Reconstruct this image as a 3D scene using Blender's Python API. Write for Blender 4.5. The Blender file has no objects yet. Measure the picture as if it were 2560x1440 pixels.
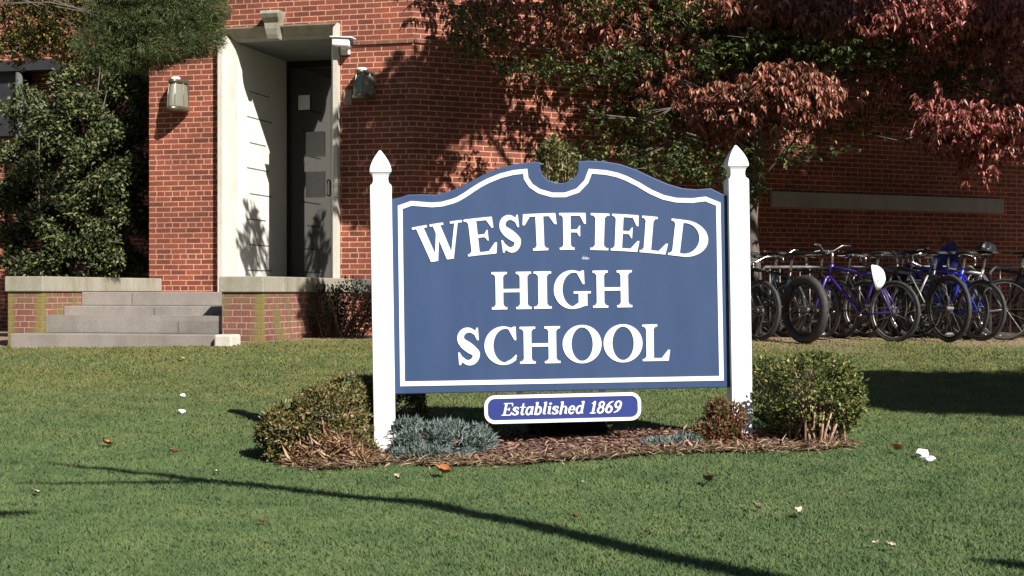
import bpy, bmesh, math, random
import numpy as np
from mathutils import Vector, Matrix, Euler

random.seed(7); RNG = np.random.default_rng(7)
R = math.radians
scene = bpy.context.scene
COL = scene.collection

# ------------------------------------------------------------------ camera, light, exposure
F, CX, HY, CZ = 3700.0, 1280.0, 730.0, 1.2          # focal length and horizon in photo pixels, eye height in metres
cam_d = bpy.data.cameras.new('camera'); cam = bpy.data.objects.new('camera', cam_d); COL.objects.link(cam)
cam_d.sensor_width = 36; cam_d.lens = F / 2560 * 36; cam_d.shift_y = (HY - 720) / 2560
cam_d.clip_end = 800; cam_d.clip_start = 0.05
cam.location = (0, 0, CZ); cam.rotation_euler = (R(90), 0, 0)
scene.camera = cam

SUN_EL, SUN_AZ = 37.0, 34.0                          # degrees; azimuth measured to the right of straight behind the camera
TS = Vector((math.sin(R(SUN_AZ)) * math.cos(R(SUN_EL)), -math.cos(R(SUN_AZ)) * math.cos(R(SUN_EL)), math.sin(R(SUN_EL))))
world = bpy.data.worlds.new('World'); scene.world = world; world.use_nodes = True
wn = world.node_tree.nodes; wl = world.node_tree.links
sky = wn.new('ShaderNodeTexSky'); sky.sky_type = 'NISHITA'; sky.sun_disc = False; sky.air_density = 0.8; sky.dust_density = 0.5
sky.sun_elevation = R(SUN_EL); sky.sun_rotation = math.atan2(TS.x, TS.y)
wl.new(sky.outputs[0], wn['Background'].inputs[0]); wn['Background'].inputs[1].default_value = 0.05
sun_d = bpy.data.lights.new('sun', 'SUN'); sun_d.energy = 5.0; sun_d.angle = R(0.5); sun_d.color = (1.0, 0.95, 0.88)
sun = bpy.data.objects.new('sun', sun_d); COL.objects.link(sun)
sun.rotation_euler = (-TS).to_track_quat('-Z', 'Y').to_euler(); sun.location = (8, -14, 14)
scene.view_settings.view_transform = 'Standard'; scene.view_settings.look = 'None'
scene.view_settings.exposure = 0.72; scene.view_settings.gamma = 1

# ------------------------------------------------------------------ helpers
def at(px, py, Y):
    return Vector(((px - CX) / F * Y, Y, CZ + (HY - py) / F * Y))

def tag(o, label=None, cat=None, group=None, kind=None):
    if label: o['label'] = label
    if cat: o['category'] = cat
    if group: o['group'] = group
    if kind: o['kind'] = kind
    return o

def thing(name, label, cat, loc=(0, 0, 0), rz=0.0, group=None):
    o = bpy.data.objects.new(name, None); COL.objects.link(o)
    o.location = loc; o.rotation_euler = (0, 0, rz)
    o.empty_display_size = 0.2
    return tag(o, label, cat, group)

def link(name, me, mat, parent=None, loc=None, rot=None):
    o = bpy.data.objects.new(name, me); COL.objects.link(o)
    if mat is not None:
        if isinstance(mat, (list, tuple)):
            for m in mat: me.materials.append(m)
        else: me.materials.append(mat)
    if parent: o.parent = parent
    if loc is not None: o.location = loc
    if rot is not None: o.rotation_euler = rot
    return o

class MB:
    def __init__(s): s.v = []; s.f = []
    def add(s, vs, fs):
        b = len(s.v); s.v += [tuple(v) for v in vs]; s.f += [tuple(b + i for i in f) for f in fs]; return s
    def box(s, a, b):
        x0, y0, z0 = a; x1, y1, z1 = b
        return s.add([(x0,y0,z0),(x1,y0,z0),(x1,y1,z0),(x0,y1,z0),(x0,y0,z1),(x1,y0,z1),(x1,y1,z1),(x0,y1,z1)],
                     [(0,3,2,1),(4,5,6,7),(0,1,5,4),(1,2,6,5),(2,3,7,6),(3,0,4,7)])
    def prism(s, poly, y0, y1):                       # polygon in x,z extruded along y
        n = len(poly)
        vs = [(x, y0, z) for x, z in poly] + [(x, y1, z) for x, z in poly]
        fs = [tuple(range(n)), tuple(range(2*n-1, n-1, -1))] + [((i+1) % n, i, n+i, n+(i+1) % n) for i in range(n)]
        return s.add(vs, fs)
    def tube(s, pts, r, n=8, cap=True):
        pts = [Vector(p) for p in pts]; m = len(pts)
        rs = r if isinstance(r, (list, tuple)) else [r] * m
        vs = []; prev = None
        for i, p in enumerate(pts):
            t = (pts[min(i+1, m-1)] - pts[max(i-1, 0)]); t = t.normalized() if t.length > 1e-9 else Vector((0,0,1))
            if prev is None:
                a = Vector((0,0,1)) if abs(t.z) < .9 else Vector((1,0,0)); s1 = t.cross(a).normalized()
            else:
                s1 = (prev - t * prev.dot(t)); s1 = s1.normalized() if s1.length > 1e-6 else t.orthogonal().normalized()
            prev = s1; s2 = t.cross(s1)
            for k in range(n):
                an = 2*math.pi*k/n; vs.append(p + (s1*math.cos(an) + s2*math.sin(an)) * rs[i])
        fs = [(i*n+k, i*n+(k+1) % n, (i+1)*n+(k+1) % n, (i+1)*n+k) for i in range(m-1) for k in range(n)]
        if cap: fs += [tuple(range(n-1, -1, -1)), tuple((m-1)*n+k for k in range(n))]
        return s.add(vs, fs)
    def torus(s, c, Rr, r, n=40, m=10, sy=1.0):        # axis along y
        c = Vector(c); vs = []
        for i in range(n):
            a = 2*math.pi*i/n
            for j in range(m):
                b = 2*math.pi*j/m; q = Rr + r*math.cos(b)
                vs.append((c.x + q*math.cos(a), c.y + r*sy*math.sin(b), c.z + q*math.sin(a)))
        fs = [(i*m+j, ((i+1) % n)*m+j, ((i+1) % n)*m+(j+1) % m, i*m+(j+1) % m) for i in range(n) for j in range(m)]
        return s.add(vs, fs)
    def lathe(s, prof, c=(0,0,0), n=24, half=False, sy=1.0):   # profile (r,z) about z
        c = Vector(c); m = len(prof); vs = []; k = n if not half else n+1
        for r_, z in prof:
            for i in range(k):
                a = (2*math.pi if not half else math.pi)*i/n
                vs.append((c.x + r_*math.cos(a), c.y - r_*sy*math.sin(a), c.z + z))
        fs = []
        for j in range(m-1):
            for i in range(n if half else n):
                i2 = i+1 if half else (i+1) % n
                fs.append((j*k+i, j*k+i2, (j+1)*k+i2, (j+1)*k+i))
        return s.add(vs, fs)
    def build(s, name, mat, parent=None, smooth=False, bevel=0.0, loc=None, rot=None, seg=2):
        me = bpy.data.meshes.new(name); me.from_pydata(s.v, [], s.f)
        bm = bmesh.new(); bm.from_mesh(me); bmesh.ops.recalc_face_normals(bm, faces=bm.faces); bm.to_mesh(me); bm.free()
        if smooth: me.polygons.foreach_set('use_smooth', [True]*len(me.polygons))
        o = link(name, me, mat, parent, loc, rot)
        if bevel:
            b = o.modifiers.new('bevel', 'BEVEL'); b.width = bevel; b.segments = seg; b.limit_method = 'ANGLE'; b.angle_limit = R(40)
        return o

def np_mesh(name, V, T):
    me = bpy.data.meshes.new(name); V = np.ascontiguousarray(V, dtype=np.float32); T = np.ascontiguousarray(T, dtype=np.int32)
    me.vertices.add(len(V)); me.vertices.foreach_set('co', V.ravel())
    k = T.shape[1]
    me.loops.add(T.size); me.loops.foreach_set('vertex_index', T.ravel())
    me.polygons.add(len(T)); me.polygons.foreach_set('loop_start', np.arange(0, T.size, k, dtype=np.int32))
    try: me.polygons.foreach_set('loop_total', np.full(len(T), k, dtype=np.int32))
    except Exception: pass
    me.update(calc_edges=True); return me

def unit(a): return a / np.maximum(np.linalg.norm(a, axis=1, keepdims=True), 1e-9)

def leaf_arrays(P, A, N, L, W, fold=0.18, droop=0.12, mid=0.45):
    A = unit(A); S = unit(np.cross(A, N)); Nn = np.cross(S, A)
    L = np.broadcast_to(np.asarray(L, float).reshape(-1, 1), (len(P), 1)); W = np.broadcast_to(np.asarray(W, float).reshape(-1, 1), (len(P), 1))
    m = P + A*L*mid
    v0 = P; v1 = m + S*W*.5 + Nn*W*fold; v2 = P + A*L - Nn*L*droop; v3 = m - S*W*.5 + Nn*W*fold
    V = np.stack([v0, v1, v2, v3], 1).reshape(-1, 3); b = np.arange(len(P))[:, None]*4
    T = np.concatenate([b + np.array([[0, 1, 2]]), b + np.array([[0, 2, 3]])], 0)
    return V, T

def leaves(name, P, A, N, L, W, mat, parent=None, **k):
    V, T = leaf_arrays(np.asarray(P, float), np.asarray(A, float), np.asarray(N, float), L, W, **k)
    return link(name, np_mesh(name, V, T), mat, parent)

def rnd_dir(n): return unit(RNG.normal(size=(n, 3)))

def ell(c, rad, n, shell=0.0):
    d = rnd_dir(n); u = RNG.random((n, 1)) ** (1/3.0)
    u = shell + (1-shell)*u
    return np.asarray(c)[None] + d*u*np.asarray(rad)[None], d

# ------------------------------------------------------------------ terrain
_CP = [(-0.8,9.18,-.05),(1.41,9.45,.045),(1.9,9.0,.0),(-1.2,8.7,-.07),(-4.2,15.9,.164),(-2.7,16.0,.28),(-1.9,18.4,.2),(4,16.2,.255),(1,16.2,.25),
       (6,16.2,.255),(0,5,0),(3,6,0),(-3,6,0),(-3,11,0.03),(4,11,.03),(0,12.5,.08),(3,13.5,.11),(-4,13,.07),(0,20,.2),(5,20,.2),(-6,20,.16),(8,20,.2)]
def g(x, y):
    x = np.asarray(x, float); y = np.asarray(y, float)
    num = np.zeros(np.broadcast(x, y).shape); den = np.full(num.shape, 0.02)
    for cx, cy, r in _CP:
        w = np.exp(-((x-cx)**2/1.6**2 + (y-cy)**2/1.7**2)); num += w*r; den += w
    return 0.026*np.clip(y, -20, 19) + num/den
def gz(x, y): return float(g(x, y))
def on_ground(px, py, y0=4.0, y1=20.0):
    lo, hi = y0, y1
    for _ in range(50):
        m = (lo+hi)/2; p = at(px, py, m)
        if p.z > gz(p.x, p.y): lo = m
        else: hi = m
    p = at(px, py, lo); p.z = gz(p.x, p.y); return p

# ------------------------------------------------------------------ materials
def mat(name):
    m = bpy.data.materials.new(name); m.use_nodes = True
    nt = m.node_tree; return m, nt, nt.nodes, nt.links, nt.nodes['Principled BSDF']
def nd(n, t, **k):
    x = n.new(t)
    for a, b in k.items(): setattr(x, a, b)
    return x
def ramp(n, stops, interp='LINEAR'):
    r = n.new('ShaderNodeValToRGB'); r.color_ramp.interpolation = interp
    e = r.color_ramp.elements
    while len(e) < len(stops): e.new(0.5)
    for i, (p, c) in enumerate(stops): e[i].position = p; e[i].color = (*c, 1)
    return r
def plain(name, col, rough=0.5, metal=0.0, var=0.15, scale=8.0, bump=0.0, ior=None):
    m, nt, n, l, b = mat(name)
    tc = n.new('ShaderNodeTexCoord'); no = n.new('ShaderNodeTexNoise'); no.inputs['Scale'].default_value = scale; no.inputs['Detail'].default_value = 5
    l.new(tc.outputs['Object'], no.inputs['Vector'])
    r = ramp(n, [(0.3, tuple(c*(1-var) for c in col)), (0.7, tuple(min(1, c*(1+var)) for c in col))])
    l.new(no.outputs['Fac'], r.inputs[0]); l.new(r.outputs[0], b.inputs['Base Color'])
    b.inputs['Roughness'].default_value = rough; b.inputs['Metallic'].default_value = metal
    if ior: b.inputs['IOR'].default_value = ior
    if bump:
        bp = n.new('ShaderNodeBump'); bp.inputs['Strength'].default_value = bump; bp.inputs['Distance'].default_value = 0.01
        l.new(no.outputs['Fac'], bp.inputs['Height']); l.new(bp.outputs[0], b.inputs['Normal'])
    return m
def leaf_mat(name, stops, rough=0.5, trans=0.25, spec=0.4):
    m, nt, n, l, b = mat(name)
    ge = n.new('ShaderNodeNewGeometry'); r = ramp(n, stops)
    l.new(ge.outputs['Random Per Island'], r.inputs[0]); l.new(r.outputs[0], b.inputs['Base Color'])
    b.inputs['Roughness'].default_value = rough; b.inputs['Specular IOR Level'].default_value = spec
    if trans:
        t = n.new('ShaderNodeBsdfTranslucent'); l.new(r.outputs[0], t.inputs['Color'])
        mx = n.new('ShaderNodeMixShader'); mx.inputs[0].default_value = trans
        l.new(b.outputs[0], mx.inputs[1]); l.new(t.outputs[0], mx.inputs[2]); l.new(mx.outputs[0], n['Material Output'].inputs[0])
    return m

def brick_mat(name, c1, c2, mortar, moss=None, corner=None, row=0.0677, width=0.213):
    m, nt, n, l, b = mat(name)
    tc = n.new('ShaderNodeTexCoord'); sp = n.new('ShaderNodeSeparateXYZ'); l.new(tc.outputs['Object'], sp.inputs[0])
    ad = nd(n, 'ShaderNodeMath', operation='ADD'); l.new(sp.outputs[0], ad.inputs[0]); l.new(sp.outputs[1], ad.inputs[1])
    cb = n.new('ShaderNodeCombineXYZ'); l.new(ad.outputs[0], cb.inputs[0]); l.new(sp.outputs[2], cb.inputs[1])
    wob = n.new('ShaderNodeTexNoise'); wob.inputs['Scale'].default_value = 6; l.new(cb.outputs[0], wob.inputs['Vector'])
    wm = nd(n, 'ShaderNodeVectorMath', operation='MULTIPLY_ADD'); l.new(wob.outputs['Color'], wm.inputs[0]); wm.inputs[1].default_value = (.006, .005, 0); l.new(cb.outputs[0], wm.inputs[2])
    br = n.new('ShaderNodeTexBrick'); l.new(wm.outputs[0], br.inputs['Vector'])
    br.inputs['Scale'].default_value = 1; br.inputs['Brick Width'].default_value = width; br.inputs['Row Height'].default_value = row
    br.inputs['Mortar Size'].default_value = 0.0078; br.inputs['Mortar Smooth'].default_value = 0.25; br.inputs['Bias'].default_value = 0.0
    br.offset = 0.5; br.squash = 0.52; br.squash_frequency = 6
    br.inputs['Color1'].default_value = (*c1, 1); br.inputs['Color2'].default_value = (*c2, 1); br.inputs['Mortar'].default_value = (*mortar, 1)
    big = n.new('ShaderNodeTexNoise'); big.inputs['Scale'].default_value = 1.3; big.inputs['Detail'].default_value = 6; l.new(tc.outputs['Object'], big.inputs['Vector'])
    rr = ramp(n, [(0.3, (.62, .6, .6)), (0.7, (1.2, 1.18, 1.12))]); l.new(big.outputs['Fac'], rr.inputs[0])
    mu = nd(n, 'ShaderNodeMix', data_type='RGBA', blend_type='MULTIPLY'); mu.inputs[0].default_value = 1
    l.new(br.outputs['Color'], mu.inputs[6]); l.new(rr.outputs[0], mu.inputs[7])
    fine = n.new('ShaderNodeTexNoise'); fine.inputs['Scale'].default_value = 40; fine.inputs['Detail'].default_value = 4; l.new(tc.outputs['Object'], fine.inputs['Vector'])
    r2 = ramp(n, [(0.25, (.7, .7, .7)), (0.75, (1.25, 1.25, 1.25))]); l.new(fine.outputs['Fac'], r2.inputs[0])
    m2 = nd(n, 'ShaderNodeMix', data_type='RGBA', blend_type='MULTIPLY'); m2.inputs[0].default_value = 1
    l.new(mu.outputs[2], m2.inputs[6]); l.new(r2.outputs[0], m2.inputs[7])
    out = m2.outputs[2]
    if moss:
        mn = n.new('ShaderNodeTexNoise'); mn.inputs['Scale'].default_value = 3.0; mn.inputs['Detail'].default_value = 7; l.new(tc.outputs['Object'], mn.inputs['Vector'])
        rm = ramp(n, [(0.47, (0, 0, 0)), (0.68, (1, 1, 1))]); l.new(mn.outputs['Fac'], rm.inputs[0])
        mx = nd(n, 'ShaderNodeMix', data_type='RGBA'); l.new(rm.outputs[0], mx.inputs[0]); l.new(out, mx.inputs[6]); mx.inputs[7].default_value = (*moss, 1)
        out = mx.outputs[2]
    if corner is not None:
        for cxx, wd_ in corner:
            dx = nd(n, 'ShaderNodeMath', operation='SUBTRACT'); l.new(sp.outputs[0], dx.inputs[0]); dx.inputs[1].default_value = cxx
            dy = nd(n, 'ShaderNodeCombineXYZ'); l.new(dx.outputs[0], dy.inputs[0]); l.new(sp.outputs[1], dy.inputs[1])
            le = nd(n, 'ShaderNodeVectorMath', operation='LENGTH'); l.new(dy.outputs[0], le.inputs[0])
            ln_ = n.new('ShaderNodeTexNoise'); ln_.inputs['Scale'].default_value = 9; ln_.inputs['Detail'].default_value = 5; l.new(tc.outputs['Object'], ln_.inputs['Vector'])
            su = nd(n, 'ShaderNodeMath', operation='MULTIPLY_ADD'); l.new(ln_.outputs['Fac'], su.inputs[0]); su.inputs[1].default_value = -.16; l.new(le.outputs['Value'], su.inputs[2])
            ma = nd(n, 'ShaderNodeMapRange'); ma.inputs[1].default_value = wd_-.10; ma.inputs[2].default_value = wd_-.04; ma.inputs[3].default_value = .85; ma.inputs[4].default_value = 0; l.new(su.outputs[0], ma.inputs[0])
            mz = nd(n, 'ShaderNodeMix', data_type='RGBA'); l.new(ma.outputs[0], mz.inputs[0]); l.new(out, mz.inputs[6]); mz.inputs[7].default_value = (.20, .17, .045, 1)
            out = mz.outputs[2]
    l.new(out, b.inputs['Base Color']); b.inputs['Roughness'].default_value = 0.85
    inv = nd(n, 'ShaderNodeMath', operation='SUBTRACT'); inv.inputs[0].default_value = 1; l.new(br.outputs['Fac'], inv.inputs[1])
    ah = nd(n, 'ShaderNodeMath', operation='MULTIPLY_ADD'); l.new(fine.outputs['Fac'], ah.inputs[0]); ah.inputs[1].default_value = .5; l.new(inv.outputs[0], ah.inputs[2])
    bp = n.new('ShaderNodeBump'); bp.inputs['Strength'].default_value = .7; bp.inputs['Distance'].default_value = .008
    l.new(ah.outputs[0], bp.inputs['Height']); l.new(bp.outputs[0], b.inputs['Normal'])
    return m

def stone_mat(name, col, dirt, amt=0.5, joint=0.0, scale=5.0, rough=0.8):
    m, nt, n, l, b = mat(name)
    tc = n.new('ShaderNodeTexCoord')
    a = n.new('ShaderNodeTexNoise'); a.inputs['Scale'].default_value = scale; a.inputs['Detail'].default_value = 8; a.inputs['Roughness'].default_value = .65
    mp = n.new('ShaderNodeMapping'); mp.inputs['Scale'].default_value = (1, 1, .45); l.new(tc.outputs['Object'], mp.inputs[0]); l.new(mp.outputs[0], a.inputs['Vector'])
    r = ramp(n, [(0.42, (0, 0, 0)), (0.75, (amt, amt, amt))]); l.new(a.outputs['Fac'], r.inputs[0])
    mx = nd(n, 'ShaderNodeMix', data_type='RGBA'); l.new(r.outputs[0], mx.inputs[0]); mx.inputs[6].default_value = (*col, 1); mx.inputs[7].default_value = (*dirt, 1)
    out = mx.outputs[2]
    f = n.new('ShaderNodeTexNoise'); f.inputs['Scale'].default_value = 60; f.inputs['Detail'].default_value = 3; l.new(tc.outputs['Object'], f.inputs['Vector'])
    r2 = ramp(n, [(0.3, (.86,)*3), (0.7, (1.08,)*3)]); l.new(f.outputs['Fac'], r2.inputs[0])
    m2 = nd(n, 'ShaderNodeMix', data_type='RGBA', blend_type='MULTIPLY'); m2.inputs[0].default_value = 1; l.new(out, m2.inputs[6]); l.new(r2.outputs[0], m2.inputs[7]); out = m2.outputs[2]
    bp = n.new('ShaderNodeBump'); bp.inputs['Strength'].default_value = .35; bp.inputs['Distance'].default_value = .004
    l.new(f.outputs['Fac'], bp.inputs['Height']); l.new(bp.outputs[0], b.inputs['Normal'])
    l.new(out, b.inputs['Base Color']); b.inputs['Roughness'].default_value = rough
    return m

M = {}
M['brick'] = brick_mat('red_brick', (.275, .074, .044), (.145, .042, .028), (.56, .29, .185))
M['brick_moss'] = brick_mat('mossy_brick', (.25, .085, .06), (.19, .07, .055), (.36, .24, .17), moss=(.16, .14, .045))
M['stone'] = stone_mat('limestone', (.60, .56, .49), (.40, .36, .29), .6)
M['stone_grey'] = stone_mat('weathered_shaded_stone', (.33, .31, .25), (.19, .17, .10), .9)
M['stone_band'] = stone_mat('band_stone', (.36, .37, .34), (.22, .23, .19), .7)
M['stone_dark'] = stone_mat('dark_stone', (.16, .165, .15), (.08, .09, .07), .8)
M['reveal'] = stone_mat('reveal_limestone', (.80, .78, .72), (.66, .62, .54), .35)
M['step'] = stone_mat('bluestone', (.285, .25, .225), (.17, .15, .125), .8, scale=2.5)
M['white_paint'] = plain('white_vinyl', (.84, .84, .83), .35, var=.03, scale=3)
M['letter'] = plain('white_lettering', (.80, .80, .79), .45, var=.03, scale=20)
M['bronze'] = plain('dark_bronze', (.03, .024, .02), .35, .6, .2)
M['black'] = plain('black_rubber', (.018, .018, .018), .65, var=.3, scale=30)
M['tyre'] = plain('tyre_rubber', (.035, .034, .033), .7, var=.4, scale=25)
M['steel'] = plain('galvanised_steel', (.22, .215, .21), .45, .7, .4, 15)
M['chrome'] = plain('polished_alloy', (.68, .68, .66), .22, .95, .1)
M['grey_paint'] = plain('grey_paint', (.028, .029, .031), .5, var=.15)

# ------------------------------------------------------------------ ground
def mid_grid(a, b, n, lo, hi, k):
    c = np.linspace(a, b, n); s = (b-a)/(n-1)
    e = s*np.cumsum(1.35**np.arange(1, k)); 
    return np.concatenate([np.maximum(a-e[::-1], lo), c, np.minimum(b+e, hi)])
gx = np.unique(mid_grid(-7, 8, 101, -90, 90, 20)); gy = np.unique(mid_grid(3, 21, 121, -90, 120, 20))
GX, GY = np.meshgrid(gx, gy); GZ = g(GX, GY) + .006*np.sin(GX*3.1+GY*1.7)*np.cos(GY*2.3)
Vg = np.stack([GX, GY, GZ], -1).reshape(-1, 3); nx = len(gx); ny = len(gy)
ii, jj = np.meshgrid(np.arange(nx-1), np.arange(ny-1)); b0 = (jj*nx+ii).ravel()
gm, nt, n, l, b = mat('lawn_soil')
tc = n.new('ShaderNodeTexCoord')
n1 = n.new('ShaderNodeTexNoise'); n1.inputs['Scale'].default_value = .9; n1.inputs['Detail'].default_value = 8; l.new(tc.outputs['Object'], n1.inputs['Vector'])
n2 = n.new('ShaderNodeTexNoise'); n2.inputs['Scale'].default_value = 45; n2.inputs['Detail'].default_value = 4; l.new(tc.outputs['Object'], n2.inputs['Vector'])
r1 = ramp(n, [(.3, (.05, .10, .028)), (.7, (.08, .12, .034))]); l.new(n1.outputs['Fac'], r1.inputs[0])
r2 = ramp(n, [(.3, (.55,)*3), (.7, (1.3,)*3)]); l.new(n2.outputs['Fac'], r2.inputs[0])
mu = nd(n, 'ShaderNodeMix', data_type='RGBA', blend_type='MULTIPLY'); mu.inputs[0].default_value = 1; l.new(r1.outputs[0], mu.inputs[6]); l.new(r2.outputs[0], mu.inputs[7])
sp = n.new('ShaderNodeSeparateXYZ'); l.new(tc.outputs['Object'], sp.inputs[0])
ady = nd(n, 'ShaderNodeMath', operation='MULTIPLY_ADD'); l.new(n1.outputs['Fac'], ady.inputs[0]); ady.inputs[1].default_value = 3.0; l.new(sp.outputs[1], ady.inputs[2])
mr = nd(n, 'ShaderNodeMapRange'); mr.inputs[1].default_value = 16.4; mr.inputs[2].default_value = 17.4; l.new(ady.outputs[0], mr.inputs[0])
rs = ramp(n, [(.3, (.17, .12, .075)), (.7, (.30, .20, .12))]); l.new(n2.outputs['Fac'], rs.inputs[0])
mx = nd(n, 'ShaderNodeMix', data_type='RGBA'); l.new(mr.outputs[0], mx.inputs[0]); l.new(mu.outputs[2], mx.inputs[6]); l.new(rs.outputs[0], mx.inputs[7])
l.new(mx.outputs[2], b.inputs['Base Color']); b.inputs['Roughness'].default_value = .95
ground = link('ground', np_mesh('ground', Vg, np.stack([b0, b0+1, b0+nx+1, b0+nx], 1)), gm); tag(ground, kind='structure')

# ------------------------------------------------------------------ mulch bed outline (world x,y), from its edge in the photo
_bed = [(735,1165),(800,1182),(960,1168),(1120,1170),(1300,1168),(1500,1152),(1700,1140),(1900,1135),(2050,1132),(2130,1122),(2060,1100),(1900,1090),(1700,1084),(1500,1086),(1300,1090),(1150,1098),(950,1100),(800,1115),(735,1140)]
bed = [on_ground(x, y) for x, y in _bed]
bedxy = np.array([(p.x, p.y) for p in bed])
def in_bed(x, y, grow=0.0):
    inside = np.zeros(np.shape(x), bool); n = len(bedxy)
    for i in range(n):
        x0, y0 = bedxy[i]; x1, y1 = bedxy[(i+1) % n]
        c = ((y0 > y) != (y1 > y)) & (x < (x1-x0)*(y-y0)/((y1-y0) if abs(y1-y0) > 1e-9 else 1e-9)+x0)
        inside ^= c
    return inside
xs = np.arange(bedxy[:, 0].min(), bedxy[:, 0].max(), .04); ys = np.arange(bedxy[:, 1].min(), bedxy[:, 1].max(), .04)
mb = MB(); idx = {}
def bv(i, j):
    if (i, j) not in idx:
        x, y = xs[0]+.04*i, ys[0]+.04*j; idx[(i, j)] = len(mb.v)
        mb.v.append((x, y, gz(x, y)+.018+.012*random.random()))
    return idx[(i, j)]
for i, x in enumerate(xs):
    for j, y in enumerate(ys):
        if in_bed(np.array(x+.02), np.array(y+.02)): mb.f.append((bv(i, j), bv(i+1, j), bv(i+1, j+1), bv(i, j+1)))
tag(mb.build('mulch_bed', plain('mulch_soil', (.085, .05, .036), .95, var=.5, scale=60), smooth=True), kind='structure')
Q = RNG.random((16000, 2))*np.array([np.ptp(bedxy[:, 0]), np.ptp(bedxy[:, 1])])+bedxy.min(0)
Q = Q[in_bed(Q[:, 0], Q[:, 1])]; nq = len(Q)
sp_q = RNG.random(nq) < .12; Q = Q+sp_q[:, None]*RNG.normal(0, .07, (nq, 2))
P = np.column_stack([Q, g(Q[:, 0], Q[:, 1])+.022+.02*RNG.random(nq)])
an = RNG.random(nq)*2*np.pi; A = np.column_stack([np.cos(an), np.sin(an), RNG.normal(0, .22, nq)]); N = np.column_stack([RNG.normal(0, .35, (nq, 2)), np.ones(nq)])
tag(leaves('mulch_chips', P, A, N, .03+.07*RNG.random(nq)**2, .008+.012*RNG.random(nq),
    leaf_mat('bark_chips', [(0, (.075, .038, .028)), (.45, (.16, .085, .065)), (.8, (.26, .15, .11)), (1, (.42, .29, .19))], .9, 0), droop=.02, fold=.1),
    'brown bark mulch chips spread under the school sign', 'mulch', kind='stuff')

# pale straw and clippings along the front edge of the bed
fr = np.array([(p.x, p.y) for p in bed[:10]]); ns = 2600; k_ = RNG.integers(0, 9, ns); t_ = RNG.random((ns, 1)); Q = fr[k_]*(1-t_)+fr[k_+1]*t_+np.column_stack([RNG.normal(0, .05, ns), RNG.normal(.05, .07, ns)])
an = RNG.random(ns)*2*np.pi
tag(leaves('straw', np.column_stack([Q, g(Q[:, 0], Q[:, 1])+.02+.025*RNG.random(ns)]), np.column_stack([np.cos(an), .6*np.sin(an), RNG.normal(.1, .3, ns)]), np.column_stack([RNG.normal(0, .4, (ns, 2)), np.ones(ns)]), .03+.07*RNG.random(ns), .004+.004*RNG.random(ns),
    leaf_mat('straw_blades', [(0, (.20, .13, .07)), (.5, (.34, .24, .14)), (1, (.48, .38, .24))], .85, .1), droop=.08), 'pale straw lying along the front edge of the mulch bed', 'straw', kind='stuff')
# ------------------------------------------------------------------ grass
def grass_pts(y0, y1, dens):
    x1 = .365*y1+.25; n_ = int(dens*2*x1*(y1-y0))
    x = (RNG.random(n_)*2-1)*x1; y = y0+(y1-y0)*RNG.random(n_)
    k = np.abs(x) < .365*y+.25; return x[k], y[k]
X = []; Y = []
for y0, y1, dn in [(4.6, 6, 15000), (6, 7.5, 14000), (7.5, 9.2, 11500), (9.2, 11.5, 7500), (11.5, 14, 5000), (14, 16.6, 3200)]:
    a, b_ = grass_pts(y0, y1, dn); X.append(a); Y.append(b_)
X = np.concatenate(X); Y = np.concatenate(Y)
def vnoise(x, y, s, seed):
    r = np.random.default_rng(seed); T = r.random((64, 64)); u = x/s+100; v = y/s+100
    i = np.floor(u).astype(int); j = np.floor(v).astype(int); fu = u-i; fv = v-j
    fu = fu*fu*(3-2*fu); fv = fv*fv*(3-2*fv); i %= 64; j %= 64; i2 = (i+1) % 64; j2 = (j+1) % 64
    return (T[i, j]*(1-fu)+T[i2, j]*fu)*(1-fv)+(T[i, j2]*(1-fu)+T[i2, j2]*fu)*fv
keep = ~in_bed(X, Y)
worn = np.clip((Y + 3*vnoise(X, Y, 1.3, 3) - 15.6)/2.2, 0, 1)          # thin and dry towards the bicycle racks
keep &= RNG.random(len(X)) > worn*.93
X = X[keep]; Y = Y[keep]; n_ = len(X)
tuft = vnoise(X, Y, .22, 1)*.6+vnoise(X, Y, .07, 2)*.4
H = (.012+.022*tuft)*(.7+.6*RNG.random(n_)); W = (.0024+.0024*RNG.random(n_))*(1+np.clip(Y-7, 0, 10)*.10)
an = RNG.random(n_)*2*np.pi; lean = .25+.75*RNG.random(n_)
base = np.column_stack([X, Y, g(X, Y)-.004]); side = np.column_stack([np.cos(an), np.sin(an), np.zeros(n_)])
ld = RNG.random(n_)*2*np.pi; tip = base+np.column_stack([np.cos(ld)*lean*H, np.sin(ld)*lean*H, H])
midp = base+np.column_stack([np.cos(ld)*lean*H*.3, np.sin(ld)*lean*H*.3, H*.6])
V = np.stack([base-side*W[:, None], base+side*W[:, None], midp+side*W[:, None]*.7, tip, midp-side*W[:, None]*.7], 1).reshape(-1, 3)
bI = np.arange(n_)[:, None]*5
T = np.concatenate([bI+np.array([[0, 1, 2]]), bI+np.array([[0, 2, 4]]), bI+np.array([[4, 2, 3]])], 0)
grm, nt, n, l, b = mat('lawn_grass')
tc = n.new('ShaderNodeTexCoord'); ge = n.new('ShaderNodeNewGeometry')
p1 = n.new('ShaderNodeTexNoise'); p1.inputs['Scale'].default_value = .8; p1.inputs['Detail'].default_value = 6; l.new(tc.outputs['Object'], p1.inputs['Vector'])
sp = n.new('ShaderNodeSeparateXYZ'); l.new(tc.outputs['Object'], sp.inputs[0])
yy = nd(n, 'ShaderNodeMath', operation='MULTIPLY_ADD'); l.new(p1.outputs['Fac'], yy.inputs[0]); yy.inputs[1].default_value = 5.0; l.new(sp.outputs[1], yy.inputs[2])
mr = nd(n, 'ShaderNodeMapRange'); mr.inputs[1].default_value = 11.5; mr.inputs[2].default_value = 17.5; l.new(yy.outputs[0], mr.inputs[0])
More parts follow.
